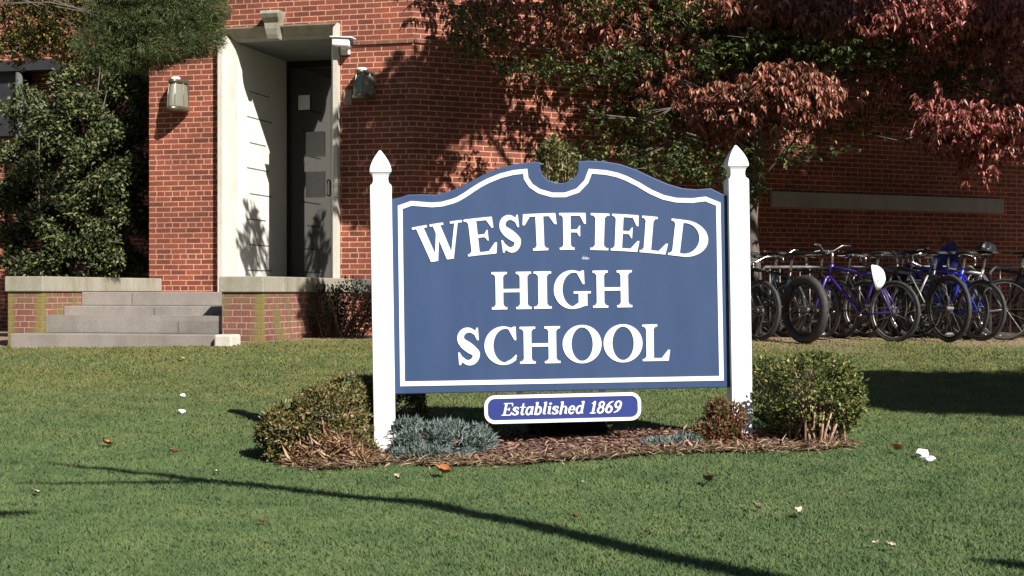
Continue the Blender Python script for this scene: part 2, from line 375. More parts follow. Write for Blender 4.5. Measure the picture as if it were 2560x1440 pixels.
rg = ramp(n, [(0, (.110, .178, .062)), (.5, (.130, .200, .074)), (.88, (.150, .212, .086)), (1, (.225, .24, .12))]); l.new(ge.outputs['Random Per Island'], rg.inputs[0])
ro = ramp(n, [(0, (.135, .165, .045)), (.5, (.175, .195, .058)), (.8, (.22, .215, .075)), (1, (.32, .26, .13))]); l.new(ge.outputs['Random Per Island'], ro.inputs[0])
mx = nd(n, 'ShaderNodeMix', data_type='RGBA'); l.new(mr.outputs[0], mx.inputs[0]); l.new(rg.outputs[0], mx.inputs[6]); l.new(ro.outputs[0], mx.inputs[7])
p2 = n.new('ShaderNodeTexNoise'); p2.inputs['Scale'].default_value = 3.2; p2.inputs['Detail'].default_value = 4; l.new(tc.outputs['Object'], p2.inputs['Vector'])
r3 = ramp(n, [(.28, (.72, .80, .78)), (.5, (1, 1, 1)), (.72, (1.32, 1.18, 1.15))]); l.new(p2.outputs['Fac'], r3.inputs[0])
m3 = nd(n, 'ShaderNodeMix', data_type='RGBA', blend_type='MULTIPLY'); m3.inputs[0].default_value = 1; l.new(mx.outputs[2], m3.inputs[6]); l.new(r3.outputs[0], m3.inputs[7])
l.new(m3.outputs[2], b.inputs['Base Color']); b.inputs['Roughness'].default_value = .55; b.inputs['Specular IOR Level'].default_value = .3
tr = n.new('ShaderNodeBsdfTranslucent'); l.new(m3.outputs[2], tr.inputs['Color']); ms = n.new('ShaderNodeMixShader'); ms.inputs[0].default_value = .3
l.new(b.outputs[0], ms.inputs[1]); l.new(tr.outputs[0], ms.inputs[2]); l.new(ms.outputs[0], n['Material Output'].inputs[0])
va = nd(n, 'ShaderNodeVectorMath', operation='MULTIPLY_ADD'); l.new(ge.outputs['Normal'], va.inputs[0]); va.inputs[1].default_value = (.45, .45, .45); va.inputs[2].default_value = (0, 0, .8)
vn_ = nd(n, 'ShaderNodeVectorMath', operation='NORMALIZE'); l.new(va.outputs[0], vn_.inputs[0]); l.new(vn_.outputs[0], b.inputs['Normal'])
tag(link('grass', np_mesh('grass', V, T), grm), 'short mown green lawn grass around the sign', 'grass', kind='stuff')

# ================================================================== school building
TH = 14.5
FP = at(580, HY, 18.9); FP.z = 0
ux, uy = math.cos(R(TH)), -math.sin(R(TH)); vx, vy = math.sin(R(TH)), math.cos(R(TH))
def fx(px, yl=0.0):                                   # local x on the facade (or yl metres behind it) seen at a photo column
    t = (px-CX)/F
    return (t*(FP.y+yl*vy)-FP.x-yl*vx)/(ux-t*uy)
def fz(py, x, yl=0.0): return CZ+(HY-py)/F*(FP.y+x*uy+yl*vy)
def fw(x, yl, z): return Vector((FP.x+x*ux+yl*vx, FP.y+x*uy+yl*vy, z))
LAND = 1.2
bld = thing('school_building', 'red brick school building with a deep limestone doorway', 'building', FP, -R(TH))
x_l = fx(373); x_c = fx(1032); SO = .152; W_ = fx(843, -.1)-SO; ZT = fz(100, .3)
MB().prism([(x_l,0),(-SO,0),(-SO,ZT+SO),(W_+SO,ZT+SO),(W_+SO,0),(x_c,0),(x_c,8),(x_l,8)], 0, .36).build('wall', M['brick'], bld)
MB().box((x_l, .36, 0), (x_l+.36, 4.2, 8)).build('wall', M['brick'], bld)
MB().box((-9, 3.6, 0), (x_l-.002, 3.95, 8)).build('wall', M['brick'], bld)
w2 = MB().box((0, 0, 0), (15, .36, 8)).build('wall', M['brick'], bld, loc=(x_c, 0, 0), rot=(0, 0, R(25+TH)))
# recess
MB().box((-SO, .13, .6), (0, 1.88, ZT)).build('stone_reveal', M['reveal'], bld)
MB().box((W_, .13, .6), (W_+SO, 1.88, ZT)).build('stone_reveal', M['stone_grey'], bld)  # right side in darker stone, its colour standing in for recess shade
for k in range(8):                                    # thin recessed joints of the reveal blocks
    z = LAND+.28+k*.335
    if z < ZT-.05: MB().box((-.002, .45+.08*(k % 2), z), (.004, 1.25-.1*(k % 3), z+.014)).build('block_joint', M['stone_dark'], bld)
MB().box((-SO, .13, ZT+.002), (W_+SO, 1.88, ZT+.15)).build('soffit', M['stone_dark'], bld)  # soffit colour lowered to stand in for shade inside the doorway
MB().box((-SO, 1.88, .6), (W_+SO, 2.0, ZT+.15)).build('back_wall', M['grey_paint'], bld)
# door surround swept round the opening
def surround(name, prof, ks, mt):
    st = [[(-o_, y_, .7), (-o_, y_, ZT+o_), (W_+o_, y_, ZT+o_), (W_+o_, y_, .7)] for o_, y_ in prof]
    m_ = MB(); m_.v = [p for q_ in st for p in q_]
    for i in range(len(prof)-1):
        for k in ks: m_.f.append((i*4+k, i*4+k+1, (i+1)*4+k+1, (i+1)*4+k))
    us = sorted({v for f in m_.f for v in f}); mp_ = {v: i for i, v in enumerate(us)}
    m_.v = [m_.v[v] for v in us]; m_.f = [tuple(mp_[v] for v in f) for f in m_.f]
    return m_.build(name, mt, bld)
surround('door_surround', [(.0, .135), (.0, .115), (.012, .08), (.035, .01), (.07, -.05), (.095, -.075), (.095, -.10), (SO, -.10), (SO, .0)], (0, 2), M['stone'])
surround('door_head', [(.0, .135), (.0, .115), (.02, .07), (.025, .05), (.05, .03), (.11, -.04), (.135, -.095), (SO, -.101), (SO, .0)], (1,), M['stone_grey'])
# keystone
kx = fx(690); zk = ZT-.02; m_ = MB()
secs = [(zk, .078, -.10), (zk+.06, .082, -.13), (zk+.13, .09, -.15), (zk+.2, .10, -.15), (zk+.26, .115, -.2), (zk+.31, .125, -.23), (zk+.35, .128, -.2)]
for z, hw, yf in secs: m_.v += [(kx-hw, .0, z), (kx-hw, yf, z), (kx+hw, yf, z), (kx+hw, .0, z)]
for i in range(len(secs)-1):
    for k in range(3): m_.f.append((i*4+k, i*4+k+1, i*4+k+5, i*4+k+4))
m_.f += [(3, 2, 1, 0), tuple(len(m_.v)-4+k for k in range(4))]
m_.build('keystone', M['stone_grey'], bld, bevel=.008)
# door: bronze frame and dark glass
m_ = MB(); yd = 1.78
for a, c in [((0, ZT-.10), (W_, ZT)), ((0, LAND), (.05, ZT-.1)), ((W_-.05, LAND), (W_, ZT-.1)), ((.05, LAND), (W_-.05, LAND+.2))]:
    m_.box((a[0], yd-.03, a[1]), (c[0], yd+.03, c[1]))
door = m_.build('door', M['bronze'], bld, bevel=.004)
gl, nt, n, l, b = mat('dark_glass'); b.inputs['Base Color'].default_value = (.012, .012, .013, 1); b.inputs['Roughness'].default_value = .04; b.inputs['IOR'].default_value = 2.05
MB().box((.05, yd-.006, LAND+.2), (W_-.05, yd+.006, ZT-.1)).build('glass', gl, door)
dpm = plain('grey_door_panel', (.27, .26, .25), .5, var=.06)
for ya, yb2 in ((330, 392), (430, 494)):
    xa_, xb_ = fx(764, yd-.02), fx(812, yd-.02); MB().box((xa_, yd-.016, fz(yb2, xa_, yd)), (xb_, yd-.007, fz(ya, xa_, yd))).build('panel', dpm, door, bevel=.003)
hx_ = fx(818, yd-.06); MB().tube([(hx_, yd-.006, fz(490, hx_, yd)), (hx_, yd-.06, fz(488, hx_, yd)), (hx_, yd-.06, fz(452, hx_, yd)), (hx_, yd-.006, fz(450, hx_, yd))], .012, 8).build('handle', M['chrome'], door, smooth=True)
# string courses, plinth, band behind the bicycles
zs = fz(111, fx(950))
MB().box((fx(846), -.03, zs), (x_c+.012, .05, zs+.055)).build('string_course', M['brick_moss'], bld, bevel=.006)
MB().box((.02, -.03, zs), (15, .05, zs+.055)).build('string_course', M['brick_moss'], bld, loc=(x_c, 0, 0), rot=(0, 0, R(25+TH)), bevel=.006)
MB().box((W_+SO+.004, -.045, 1.18), (x_c+.015, .05, 1.36)).build('plinth', M['stone_dark'], bld, bevel=.01)
MB().box((5.3, -.05, 2.38), (9.5, .05, 2.60)).build('stone_band', M['stone_band'], bld, loc=(x_c, 0, 0), rot=(0, 0, R(25+TH)), bevel=.01)
# grey metal fascia and drainpipe on the set-back wing at the far left
MB().box((-7.5, 3.3, fz(330, -3.2, 3.3)), (fx(52, 3.3), 3.6, fz(168, -3.2, 3.3))).build('grey_panel', M['grey_paint'], bld)
MB().box((-7.5, 3.15, fz(166, -3.2, 3.2)), (fx(135, 3.2), 3.6, fz(140, -3.2, 3.2))).build('fascia', plain('dark_fascia', (.03, .03, .034), .5), bld)
MB().tube([(fx(48, 3.22), 3.22, 0), (fx(48, 3.22), 3.22, fz(165, -3.2, 3.2))], .055, 12).build('drainpipe', plain('grey_pipe', (.10, .11, .10), .45), bld, smooth=True)

# ------------------------------------------------------------------ steps and flank walls
YF = -2.75
stairs = thing('entrance_steps', 'four grey bluestone steps between low brick walls', 'steps', fw(fx(330, YF), YF, .5), -R(TH))
ox = fx(330, YF); zb = .5
sx = [fx(105, YF), fx(555, YF)]
tops = [fz(831, -3, YF-.3), fz(797, -3, YF), fz(764, -3, YF+.4), LAND]
yst = [YF-.32, YF+.06, YF+.44, YF+.82]
for k in range(4):
    xa, xb = (sx[0]+.004, sx[1]-.004) if k else (fx(28, YF-.3), fx(548, YF-.32))
    yb = yst[k+1]+.03 if k < 3 else -.01
    if k == 0: yb = YF-.004
    z0 = .2 if k == 0 else tops[k-1]-.06
    st_ = MB().box((xa-ox, yst[k]-YF, z0-zb), (xb-ox, yb-YF, tops[k]-zb)).build('step', M['step'], stairs, bevel=.008)
    if k:
        jx = [0, fx(445, yst[1]), fx(385, yst[2]), fx(330, yst[3])][k]-ox
        MB().box((jx, yst[k]-YF-.003, tops[k-1]-zb+.008), (jx+.014, yst[k]-YF+.02, tops[k]-zb-.012)).build('joint', M['stone_dark'], st_)
        MB().box((xa-ox+.02, yst[k]-YF-.002, tops[k-1]-zb+.002), (xb-ox-.01, yst[k]-YF+.01, tops[k-1]-zb+.012)).build('joint', M['stone_dark'], st_)
MB().box((sx[0]+.006-ox, YF+.06-YF, -.3), (sx[1]-.006-ox, -YF-.012, tops[2]-.1-zb)).build('core', M['step'], stairs)
MB().box((-SO+.004-ox, -.014-YF, LAND-.12-zb), (W_+SO-.004-ox, 1.74-YF, LAND+.001-zb)).build('landing', M['stone_dark'], stairs)  # landing coloured dark to cut light bounced into the doorway
for nm, pa, pb, lab in [('l', 20, 105, 'mossy brick flank wall with a pale stone cap left of the steps'), ('r', 555, 655, 'mossy brick flank wall with a grey stone cap right of the steps')]:
    xa, xb = fx(pa, YF), fx(pb, YF); zc = fz(691, xa, YF)
    t_ = thing('flank_wall', lab, 'wall', fw((xa+xb)/2, YF, .4), -R(TH), 'brick walls flanking the entrance steps')
    hw = (xb-xa)/2; ye = -YF-.066 if nm == 'r' else -YF-.006
    MB().box((-hw, 0, -.4), (hw, ye, zc-.17-.4)).build('brick_base', brick_mat('lichen_brick', (.23, .085, .065), (.18, .075, .06), (.36, .25, .19), moss=(.16, .14, .05), corner=[(hw, .06)]+([(-hw, .06)] if nm == 'l' else [])), t_)
    yq = 0
    for q, ln in enumerate([.95, 1.0, 5] if nm == 'l' else [.5, 1.1, 5]):
        y2 = min(yq+ln, ye); 
        MB().box((-hw-.025, yq-(.03 if q == 0 else 0)+.003, zc-.17-.4), (hw+.025, y2-.003, zc-.4)).build('capstone', M['stone_grey'], t_, bevel=.01); yq = y2
# pale loose kerb block at the right end of the bottom step
pb_ = fw(fx(567, YF-.3), YF-.28, 0); zt = fz(833, -.5, YF-.3)
tag(MB().box((-.10, -.12, -.2), (.10, .12, zt-gz(pb_.x, pb_.y))).build('stone_block', M['stone'], loc=(pb_.x, pb_.y, gz(pb_.x, pb_.y)), rot=(0, 0, -R(TH)), bevel=.02), 'small pale stone block at the right end of the bottom step', 'stone block')

# ------------------------------------------------------------------ wall lamps, camera, boxes, notice
frost, nt, n, l, b = mat('lamp_lens'); b.inputs['Base Color'].default_value = (.20, .20, .155, 1); b.inputs['Roughness'].default_value = .25
brass = plain('aged_brass', (.17, .15, .11), .35, .7, .2)
def wall_lamp(px, y0, y1, label):
    x = fx(px, -.1); zt = fz(y0, x, -.1); zb = fz(y1, x, -.1); h = zt-zb
    t = thing('wall_lamp', label, 'lamp', fw(x, -.001, zb), -R(TH), 'half-round lamps beside the school door')
    MB().box((-.12, -.03, -.01), (.12, 0, h+.02)).build('back_plate', brass, t, bevel=.006)
    MB().lathe([(.12, 0), (.122, .04), (.115, h*.5), (.098, h-.05), (.096, h-.03)], (0, -.03, 0), 20, True, 2.1).build('lens', frost, t, smooth=True)
    MB().lathe([(.0, h+.045), (.055, h+.045), (.062, h+.01), (.062, h-.03), (.0, h-.03)], (0, -.14, 0), 20).build('cap', M['white_paint'], t, smooth=True)
    MB().lathe([(.0, -.03), (.13, -.03), (.135, .0), (.13, .03), (.0, .03)], (0, -.03, 0), 20, True, 2.1).build('base_rim', brass, t, smooth=True)
    for a in (25, 65, 115, 155):
        c, s_ = math.cos(R(a)), math.sin(R(a))
        MB().tube([(.126*c, -.03-.262*s_, .01), (.119*c, -.03-.248*s_, h*.5), (.101*c, -.03-.21*s_, h-.02)], .007, 6).build('bar', brass, t)
    MB().lathe([(.0, h+.012), (.105, h+.012), (.11, h-.01), (.105, h-.04), (.0, h-.04)], (0, -.03, 0), 20, True, 2.1).build('top_rim', brass, t, smooth=True)
wall_lamp(443, 203, 274, 'half-round brass wall lamp in full sun on the brick pier left of the door')
wall_lamp(908, 180, 243, 'half-round brass wall lamp right of the door under the white security camera')
x = fx(871, -.02); tag(MB().box((-.055, -.05, -.09), (.055, 0, .09)).build('electrical_box', plain('tan_box', (.30, .22, .17), .6), loc=fw(x, -.001, fz(245, x)), rot=(0, 0, -R(TH)), bevel=.008), 'small tan electrical box on the brick beside the right wall lamp', 'box')
x = fx(858, -.1); sc = thing('security_camera', 'white security camera bracketed to the brick right of the door head', 'camera', fw(x, 0, fz(118, x)), -R(TH))
MB().box((-.06, -.05, -.10), (.06, -.001, .08)).build('mount', M['white_paint'], sc, bevel=.008)
MB().tube([(.0, -.05, -.03), (.02, -.13, -.035), (.03, -.16, 0)], .02, 10).build('bracket', M['white_paint'], sc, smooth=True)
MB().prism([(-.10, -.01), (.13, -.03), (.13, .07), (-.10, .085)], -.24, -.12).build('body', M['white_paint'], sc, bevel=.015)
MB().prism([(-.12, .09), (.17, .068), (.17, .085), (-.12, .105)], -.26, -.10).build('sunshield', M['white_paint'], sc, bevel=.005)
MB().lathe([(.0, .0), (.032, .0), (.036, .02), (.03, .03), (0, .03)], (0, 0, 0), 16).build('lens', M['black'], sc, loc=(.155, -.18, .02), rot=(0, R(-90), 0))
x = fx(760, yd-.04); tag(MB().box((-.085, -.003, -.1), (.085, 0, .1)).build('paper_notice', plain('paper', (.62, .62, .60), .7, var=.04), loc=fw(x, yd-.034, fz(257, x, yd))), 'blank white paper notice taped to the dark glass above the door', 'notice').rotation_euler = (0, 0, -R(TH))

# ================================================================== lettering (outlines by distance field)
class Glyph:
    RES = 72
    def __init__(s, w, lo=-.08, hi=1.08, pad=.08):
        s.x = np.arange(-pad, w+pad+1/s.RES, 1/s.RES); s.y = np.arange(lo, hi+1/s.RES, 1/s.RES)
        s.X, s.Y = np.meshgrid(s.x, s.y); s.d = np.full(s.X.shape, 9.0); s.w = w
    def add(s, e): s.d = np.minimum(s.d, e); return s
    def cut(s, e): s.d = np.maximum(s.d, -e); return s
    def rect(s, x0, y0, x1, y1): return np.maximum(np.abs(s.X-(x0+x1)/2)-(x1-x0)/2, np.abs(s.Y-(y0+y1)/2)-(y1-y0)/2)
    def poly(s, pts):
        e = np.full(s.X.shape, -9.0); n = len(pts)
        ar = sum(pts[i][0]*pts[(i+1) % n][1]-pts[(i+1) % n][0]*pts[i][1] for i in range(n)); sg = 1 if ar > 0 else -1
        for i in range(n):
            (x0, y0), (x1, y1) = pts[i], pts[(i+1) % n]; L = math.hypot(x1-x0, y1-y0)
            e = np.maximum(e, sg*((y1-y0)*(s.X-x0)-(x1-x0)*(s.Y-y0))/L)
        return e
    def oval(s, cx, cy, a, b): return (np.sqrt(((s.X-cx)/a)**2+((s.Y-cy)/b)**2)-1)*min(a, b)
    def stroke(s, pts, rs):
        e = np.full(s.X.shape, 9.0)
        for i in range(len(pts)-1):
            (x0, y0), (x1, y1) = pts[i], pts[i+1]; dx, dy = x1-x0, y1-y0; L = dx*dx+dy*dy
            t = np.clip(((s.X-x0)*dx+(s.Y-y0)*dy)/L, 0, 1)
            e = np.minimum(e, np.hypot(s.X-x0-t*dx, s.Y-y0-t*dy)-(rs[i]+(rs[i+1]-rs[i])*t))
        return e
    def loops(s):
        d = s.d; ny, nx = d.shape; segs = {}
        def ip(a, b): 
            t = d[a]/(d[a]-d[b]); return ((s.x[a[1]]+(s.x[b[1]]-s.x[a[1]])*t), (s.y[a[0]]+(s.y[b[0]]-s.y[a[0]])*t))
        neg = d < 0; pt = {}
        act = np.argwhere((neg[:-1, :-1] != neg[1:, 1:]) | (neg[:-1, 1:] != neg[1:, :-1]) | (neg[:-1, :-1] != neg[:-1, 1:]))
        for j, i in act:
            c = [(j, i), (j, i+1), (j+1, i+1), (j+1, i)]; ed = []
            for k in range(4):
                a, b2 = c[k], c[(k+1) % 4]
                if neg[a] != neg[b2]:
                    key = (min(a, b2), max(a, b2)); pt[key] = ip(*key); ed.append((neg[a], key))
            if len(ed) == 2: pr = [(ed[0], ed[1])]
            elif len(ed) == 4: pr = [(ed[0], ed[1]), (ed[2], ed[3])] if ed[0][0] else [(ed[1], ed[2]), (ed[3], ed[0])]
            else: continue
            for p, q in pr:
                if not p[0]: p, q = q, p
                segs[p[1]] = q[1]
        out = []
        while segs:
            k0 = next(iter(segs)); lp = [k0]; k = segs.pop(k0)
            while k != k0 and k in segs: lp.append(k); k = segs.pop(k)
            P_ = np.array([pt[q] for q in lp])
            if len(P_) < 8: continue
            out.append(P_)
        return out

ST, TN, SH, SX = .215, .078, .062, .11                # stem, hairline, slab height, slab overhang
def slab(gl, xa, xb, y, up):                          # bracketed slab serif on a stem xa..xb
    if up: gl.add(gl.rect(xa-SX, y, xb+SX, y+SH)); gl.add(gl.poly([(xa-SX*.55, y+SH*.8), (xb+SX*.55, y+SH*.8), (xb, y+SH+.07), (xa, y+SH+.07)]))
    else: gl.add(gl.rect(xa-SX, y-SH, xb+SX, y)); gl.add(gl.poly([(xa-SX*.55, y-SH*.8), (xa, y-SH-.07), (xb, y-SH-.07), (xb+SX*.55, y-SH*.8)]))
def G_H():
    q = Glyph(1.12)
    for a in (SX, 1.12-SX-ST): q.add(q.rect(a, .02, a+ST, .98)); slab(q, a, a+ST, 0, 1); slab(q, a, a+ST, 1, 0)
    return q.add(q.rect(.3, .455, .8, .545))
def G_I():
    q = Glyph(ST+2*SX); q.add(q.rect(SX, .02, SX+ST, .98)); slab(q, SX, SX+ST, 0, 1); slab(q, SX, SX+ST, 1, 0); return q
def armtop(q, x): q.add(q.rect(SX, 1-TN, x, 1)); q.add(q.poly([(x-.16, 1-TN), (x, 1), (x+.015, .70), (x-.035, .70)]))
def armbot(q, x): q.add(q.rect(SX, 0, x, TN)); q.add(q.poly([(x-.20, TN), (x-.01, .30), (x+.045, .30), (x, 0)]))
def armmid(q, x): q.add(q.rect(SX, .47, x, .55)); q.add(q.poly([(x-.10, .51), (x, .66), (x+.02, .66), (x+.02, .36), (x, .36)]))
def G_E():
    q = Glyph(.82); q.add(q.rect(SX, .02, SX+ST, .98)); slab(q, SX, SX+ST*.6, 0, 1); slab(q, SX, SX+ST*.6, 1, 0)
    armtop(q, .745); armbot(q, .775); armmid(q, .58); return q
def G_F():
    q = Glyph(.78); q.add(q.rect(SX, .02, SX+ST, .98)); slab(q, SX, SX+ST, 0, 1); slab(q, SX, SX+ST*.6, 1, 0)
    armtop(q, .75); armmid(q, .58); return q
def G_L():
    q = Glyph(.80); q.add(q.rect(SX, .02, SX+ST, .98)); slab(q, SX, SX+ST, 1, 0); slab(q, SX, SX+ST*.6, 0, 1); armbot(q, .75); return q
def G_T():
    w = .92; q = Glyph(w); c = w/2; q.add(q.rect(c-ST/2, .02, c+ST/2, .98)); slab(q, c-ST/2, c+ST/2, 0, 1)
    q.add(q.rect(.02, 1-TN, w-.02, 1))
    for s_ in (0, 1):
        f = (lambda x: x) if s_ == 0 else (lambda x: w-x)
        q.add(q.poly([(f(.02), 1.0), (f(.20), 1-TN), (f(.05), .70), (f(-.01), .70)]))
    return q
def G_D():
    q = Glyph(1.06); e = np.maximum(q.oval(.40, .5, .66, .5), .30-q.X); i_ = np.maximum(q.oval(.40, .5, .415, .42), .2-q.X)
    q.add(np.maximum(e, -i_)); q.add(q.rect(.3, 0, .42, TN)); q.add(q.rect(.3, 1-TN, .42, 1))
    q.add(q.rect(SX, .02, SX+ST, .98)); slab(q, SX, SX+ST*.5, 0, 1); slab(q, SX, SX+ST*.5, 1, 0); return q
def G_O():
    q = Glyph(1.06); return q.add(np.maximum(q.oval(.53, .5, .53, .52), -q.oval(.53, .5, .29, .455)))
def _c(w):
    q = Glyph(w); q.add(np.maximum(q.oval(.52, .5, .52, .52), -q.oval(.575, .5, .33, .455))); q.cut(q.poly([(.55, .5), (1.3, -.05), (1.3, .33), (1.3, .66), (1.3, .86)]))
    q.cut(q.rect(.865, -.2, 1.5, 1.3)); return q
def G_C():
    q = _c(.90); q.add(q.poly([(.66, .94), (.81, 1.01), (.86, 1.01), (.875, .64), (.825, .64)])); q.add(q.stroke([(.62, .03), (.75, .09), (.86, .21)], [.045, .045, .025])); return q
def G_G():
    q = _c(1.06); q.add(q.poly([(.66, .94), (.81, 1.01), (.86, 1.01), (.875, .64), (.825, .64)])); q.add(q.rect(.70, .06, .95, .42)); q.add(q.rect(.56, .39, 1.05, .45))
    q.add(q.poly([(.55, -.018), (.70, .0), (.95, .08), (.95, .16), (.72, .16), (.55, .055)])); return q
def G_S():
    q = Glyph(.74); c = []; r_ = []
    for t in np.linspace(0, 1, 12): a = R(40+170*t); c.append((.36+.23*math.cos(a), .735+.205*math.sin(a))); r_.append(.05+.06*t)
    for t in np.linspace(0.15, 1, 9):
        c.append((.175+.36*t, .60-.24*t)); r_.append(.115+.02*math.sin(math.pi*t))
    for t in np.linspace(0.1, 1, 12): a = R(25-175*t); c.append((.37+.22*math.cos(a), .275+.215*math.sin(a))); r_.append(.115-.065*t)
    q.add(q.stroke(c, r_)); q.add(q.poly([(.53, .84), (.61, 1.0), (.65, 1.0), (.67, .66), (.62, .66)])); q.add(q.poly([(.05, .34), (.10, .34), (.22, .14), (.12, .0), (.075, .0)])); return q
def G_W():
    q = Glyph(1.50); h = ST*.52
    def bar(x0, y0, x1, y1, w): q.add(q.poly([(x0-w, y0), (x0+w, y0), (x1+w, y1), (x1-w, y1)]))
    bar(.22, .98, .50, 0, h); bar(.50+h-.05, 0, .78, .98, .05); bar(.72, .98, 1.0, 0, h); bar(1.0+h-.06, 0, 1.33, .98, .05)
    q.cut(q.rect(-1, -1, 3, -.015)); 
    for a, b2 in ((0, .45), (.53, .94), (1.14, 1.50)): q.add(q.rect(a, 1-SH, b2, 1))
    return q
GL = dict(H=G_H, I=G_I, E=G_E, F=G_F, L=G_L, T=G_T, D=G_D, O=G_O, C=G_C, G=G_G, S=G_S, W=G_W)
# small bold italic hand for the plaque: stroked skeletons, slanted afterwards
def sm(w, *strokes):
    q = Glyph(w, -.1, 1.12, .12)
    for pts, rs in strokes: q.add(q.stroke(pts, rs if isinstance(rs, list) else [rs]*len(pts)))
    return q
def arc(cx, cy, a, b, t0, t1, n=14): return [(cx+a*math.cos(R(t0+(t1-t0)*i/n)), cy+b*math.sin(R(t0+(t1-t0)*i/n))) for i in range(n+1)]
B_, T_ = .072, .036
SMALL = {
 'E': lambda: sm(.66, ([(.22, .04), (.22, .96)], B_), ([(.08, .02), (.6, .02), (.64, .24)], T_), ([(.08, .98), (.6, .98), (.62, .78)], T_), ([(.22, .5), (.46, .5)], T_), ([(.46, .4), (.46, .6)], T_)),
 's': lambda: sm(.42, (arc(.2, .5, .13, .14, 20, 200)+arc(.2, .18, .14, .15, 60, -160), [.05]*8+[.075]*14+[.05]*8), ([(.33, .62), (.34, .5)], T_), ([(.05, .05), (.05, .18)], T_)),
 't': lambda: sm(.36, ([(.16, .92), (.16, .12), (.22, .03), (.32, .08)], [.05, B_, .06, T_]), ([(.02, .64), (.32, .64)], T_)),
 'a': lambda: sm(.5, (arc(.2, .33, .15, .31, 70, 340), .06), ([(.38, .64), (.38, .1), (.46, .04)], [B_, B_, T_])),
 'b': lambda: sm(.5, ([(.03, .98), (.12, .98)], T_), ([(.12, .98), (.12, .04)], B_), (arc(.26, .33, .16, .31, -140, 140), .065)),
 'l': lambda: sm(.28, ([(.02, .98), (.12, .98)], T_), ([(.12, .98), (.12, .1), (.22, .04)], [B_, B_, T_])),
 'i': lambda: sm(.28, ([(.02, .63), (.12, .63)], T_), ([(.12, .62), (.12, .1), (.22, .04)], [B_, B_, T_]), ([(.12, .88), (.12, .89)], .085)),
 'h': lambda: sm(.54, ([(.02, .98), (.12, .98)], T_), ([(.12, .98), (.12, .03)], B_), (arc(.28, .44, .14, .19, 150, 0), .055), ([(.42, .44), (.42, .1), (.50, .04)], [B_, B_, T_])),
 'e': lambda: sm(.46, (arc(.22, .33, .16, .31, 0, 315), .06), ([(.1, .34), (.38, .36)], T_)),
 'd': lambda: sm(.52, (arc(.2, .33, .15, .31, 60, 320), .06), ([(.28, .98), (.38, .98)], T_), ([(.38, .98), (.38, .1), (.47, .04)], [B_, B_, T_])),
 '1': lambda: sm(.42, ([(.08, .82), (.22, .94)], T_), ([(.22, .95), (.22, .03)], B_), ([(.06, .02), (.38, .02)], T_)),
 '8': lambda: sm(.5, (arc(.24, .73, .14, .21, 0, 360, 20), .06), (arc(.24, .26, .17, .24, 0, 360, 20), .065)),
 '6': lambda: sm(.5, (arc(.24, .29, .17, .26, 0, 360, 20), .065), ([(.07, .3), (.1, .6), (.22, .84), (.40, .95)], [.07, .07, .06, T_])),
 '9': lambda: sm(.5, (arc(.24, .69, .17, .26, 0, 360, 20), .065), ([(.41, .68), (.38, .38), (.26, .14), (.08, .03)], [.07, .07, .06, T_])),
}
_cache = {}
def glyph_loops(ch, table):
    k = (ch, id(table))
    if k not in _cache: q = table[ch](); _cache[k] = (q.w, q.loops())
    return _cache[k]
def text_mesh(name, all_loops, depth, mat_, parent, y):
    cu = bpy.data.curves.new(name, 'CURVE'); cu.dimensions = '2D'; cu.fill_mode = 'BOTH'; cu.extrude = depth/2; cu.bevel_depth = 0
    for P_ in all_loops:
        s_ = cu.splines.new('POLY'); s_.points.add(len(P_)-1); s_.use_cyclic_u = True
        for i, (x, z) in enumerate(P_): s_.points[i].co = (x, z, 0, 1)
    tmp = bpy.data.objects.new('tmp', cu); COL.objects.link(tmp)
    dg = bpy.context.evaluated_depsgraph_get(); me = bpy.data.meshes.new_from_object(tmp.evaluated_get(dg))
    bpy.data.objects.remove(tmp); bpy.data.curves.remove(cu); me.name = name; me.materials.clear()
    me.transform(Matrix.Rotation(R(90), 4, 'X')); me.transform(Matrix.Translation((0, y-depth/2, 0)))
    return link(name, me, mat_, parent)

# ================================================================== school sign
YS, YAW, ROLL = 9.32, R(6), R(.92)
K = YS/F
CS = at(1400, 700, YS)
HB = 1.0                                              # the empty sits this far below the board centre
Rm = Euler((0, -ROLL, YAW)).to_matrix()
sign = thing('school_sign', 'large blue and white school sign hung between two white posts', 'sign', CS-Rm @ Vector((0, 0, HB)))
sign.rotation_euler = (0, -ROLL, YAW)
cr, sr = math.cos(ROLL), math.sin(ROLL)
def sp_(px, py):                                      # photo pixel on the board -> local x,z in metres
    X0, Z0 = (px-CX)/F, (HY-py)/F                     # intersect the view ray with the board plane
    d = Vector((X0, 1, Z0)); o = Vector((0, 0, CZ)); nrm = Rm @ Vector((0, -1, 0))
    t = (CS-o).dot(nrm)/d.dot(nrm); q = Rm.transposed() @ (o+d*t-CS)
    return (q.x, q.z+HB)
edge = [(979,985),(978,499),(1000,494),(1020,487),(1050,486),(1090,487),(1120,480),(1150,468),(1180,452),(1215,434),(1250,420),(1290,410),(1325,406),(1349,405),(1350,422),(1356,438),(1370,451),(1390,458),(1408,458),(1425,452),(1438,441),(1444,425),(1443,404),
        (1470,402),(1510,404),(1550,411),(1590,425),(1630,444),(1670,461),(1705,471),(1740,474),(1775,471),(1797,482),(1816,491),(1824,968)]
BT = .055
boardm, nt, n, l, b = mat('blue_board')
tc = n.new('ShaderNodeTexCoord'); no = n.new('ShaderNodeTexNoise'); no.inputs['Scale'].default_value = 3.2; no.inputs['Detail'].default_value = 8; ms_ = n.new('ShaderNodeMapping'); ms_.inputs['Scale'].default_value = (2.2, 1, .5); l.new(tc.outputs['Object'], ms_.inputs[0]); l.new(ms_.outputs[0], no.inputs['Vector'])
r1 = ramp(n, [(.3, (.033, .062, .140)), (.7, (.042, .073, .158))]); l.new(no.outputs['Fac'], r1.inputs[0])
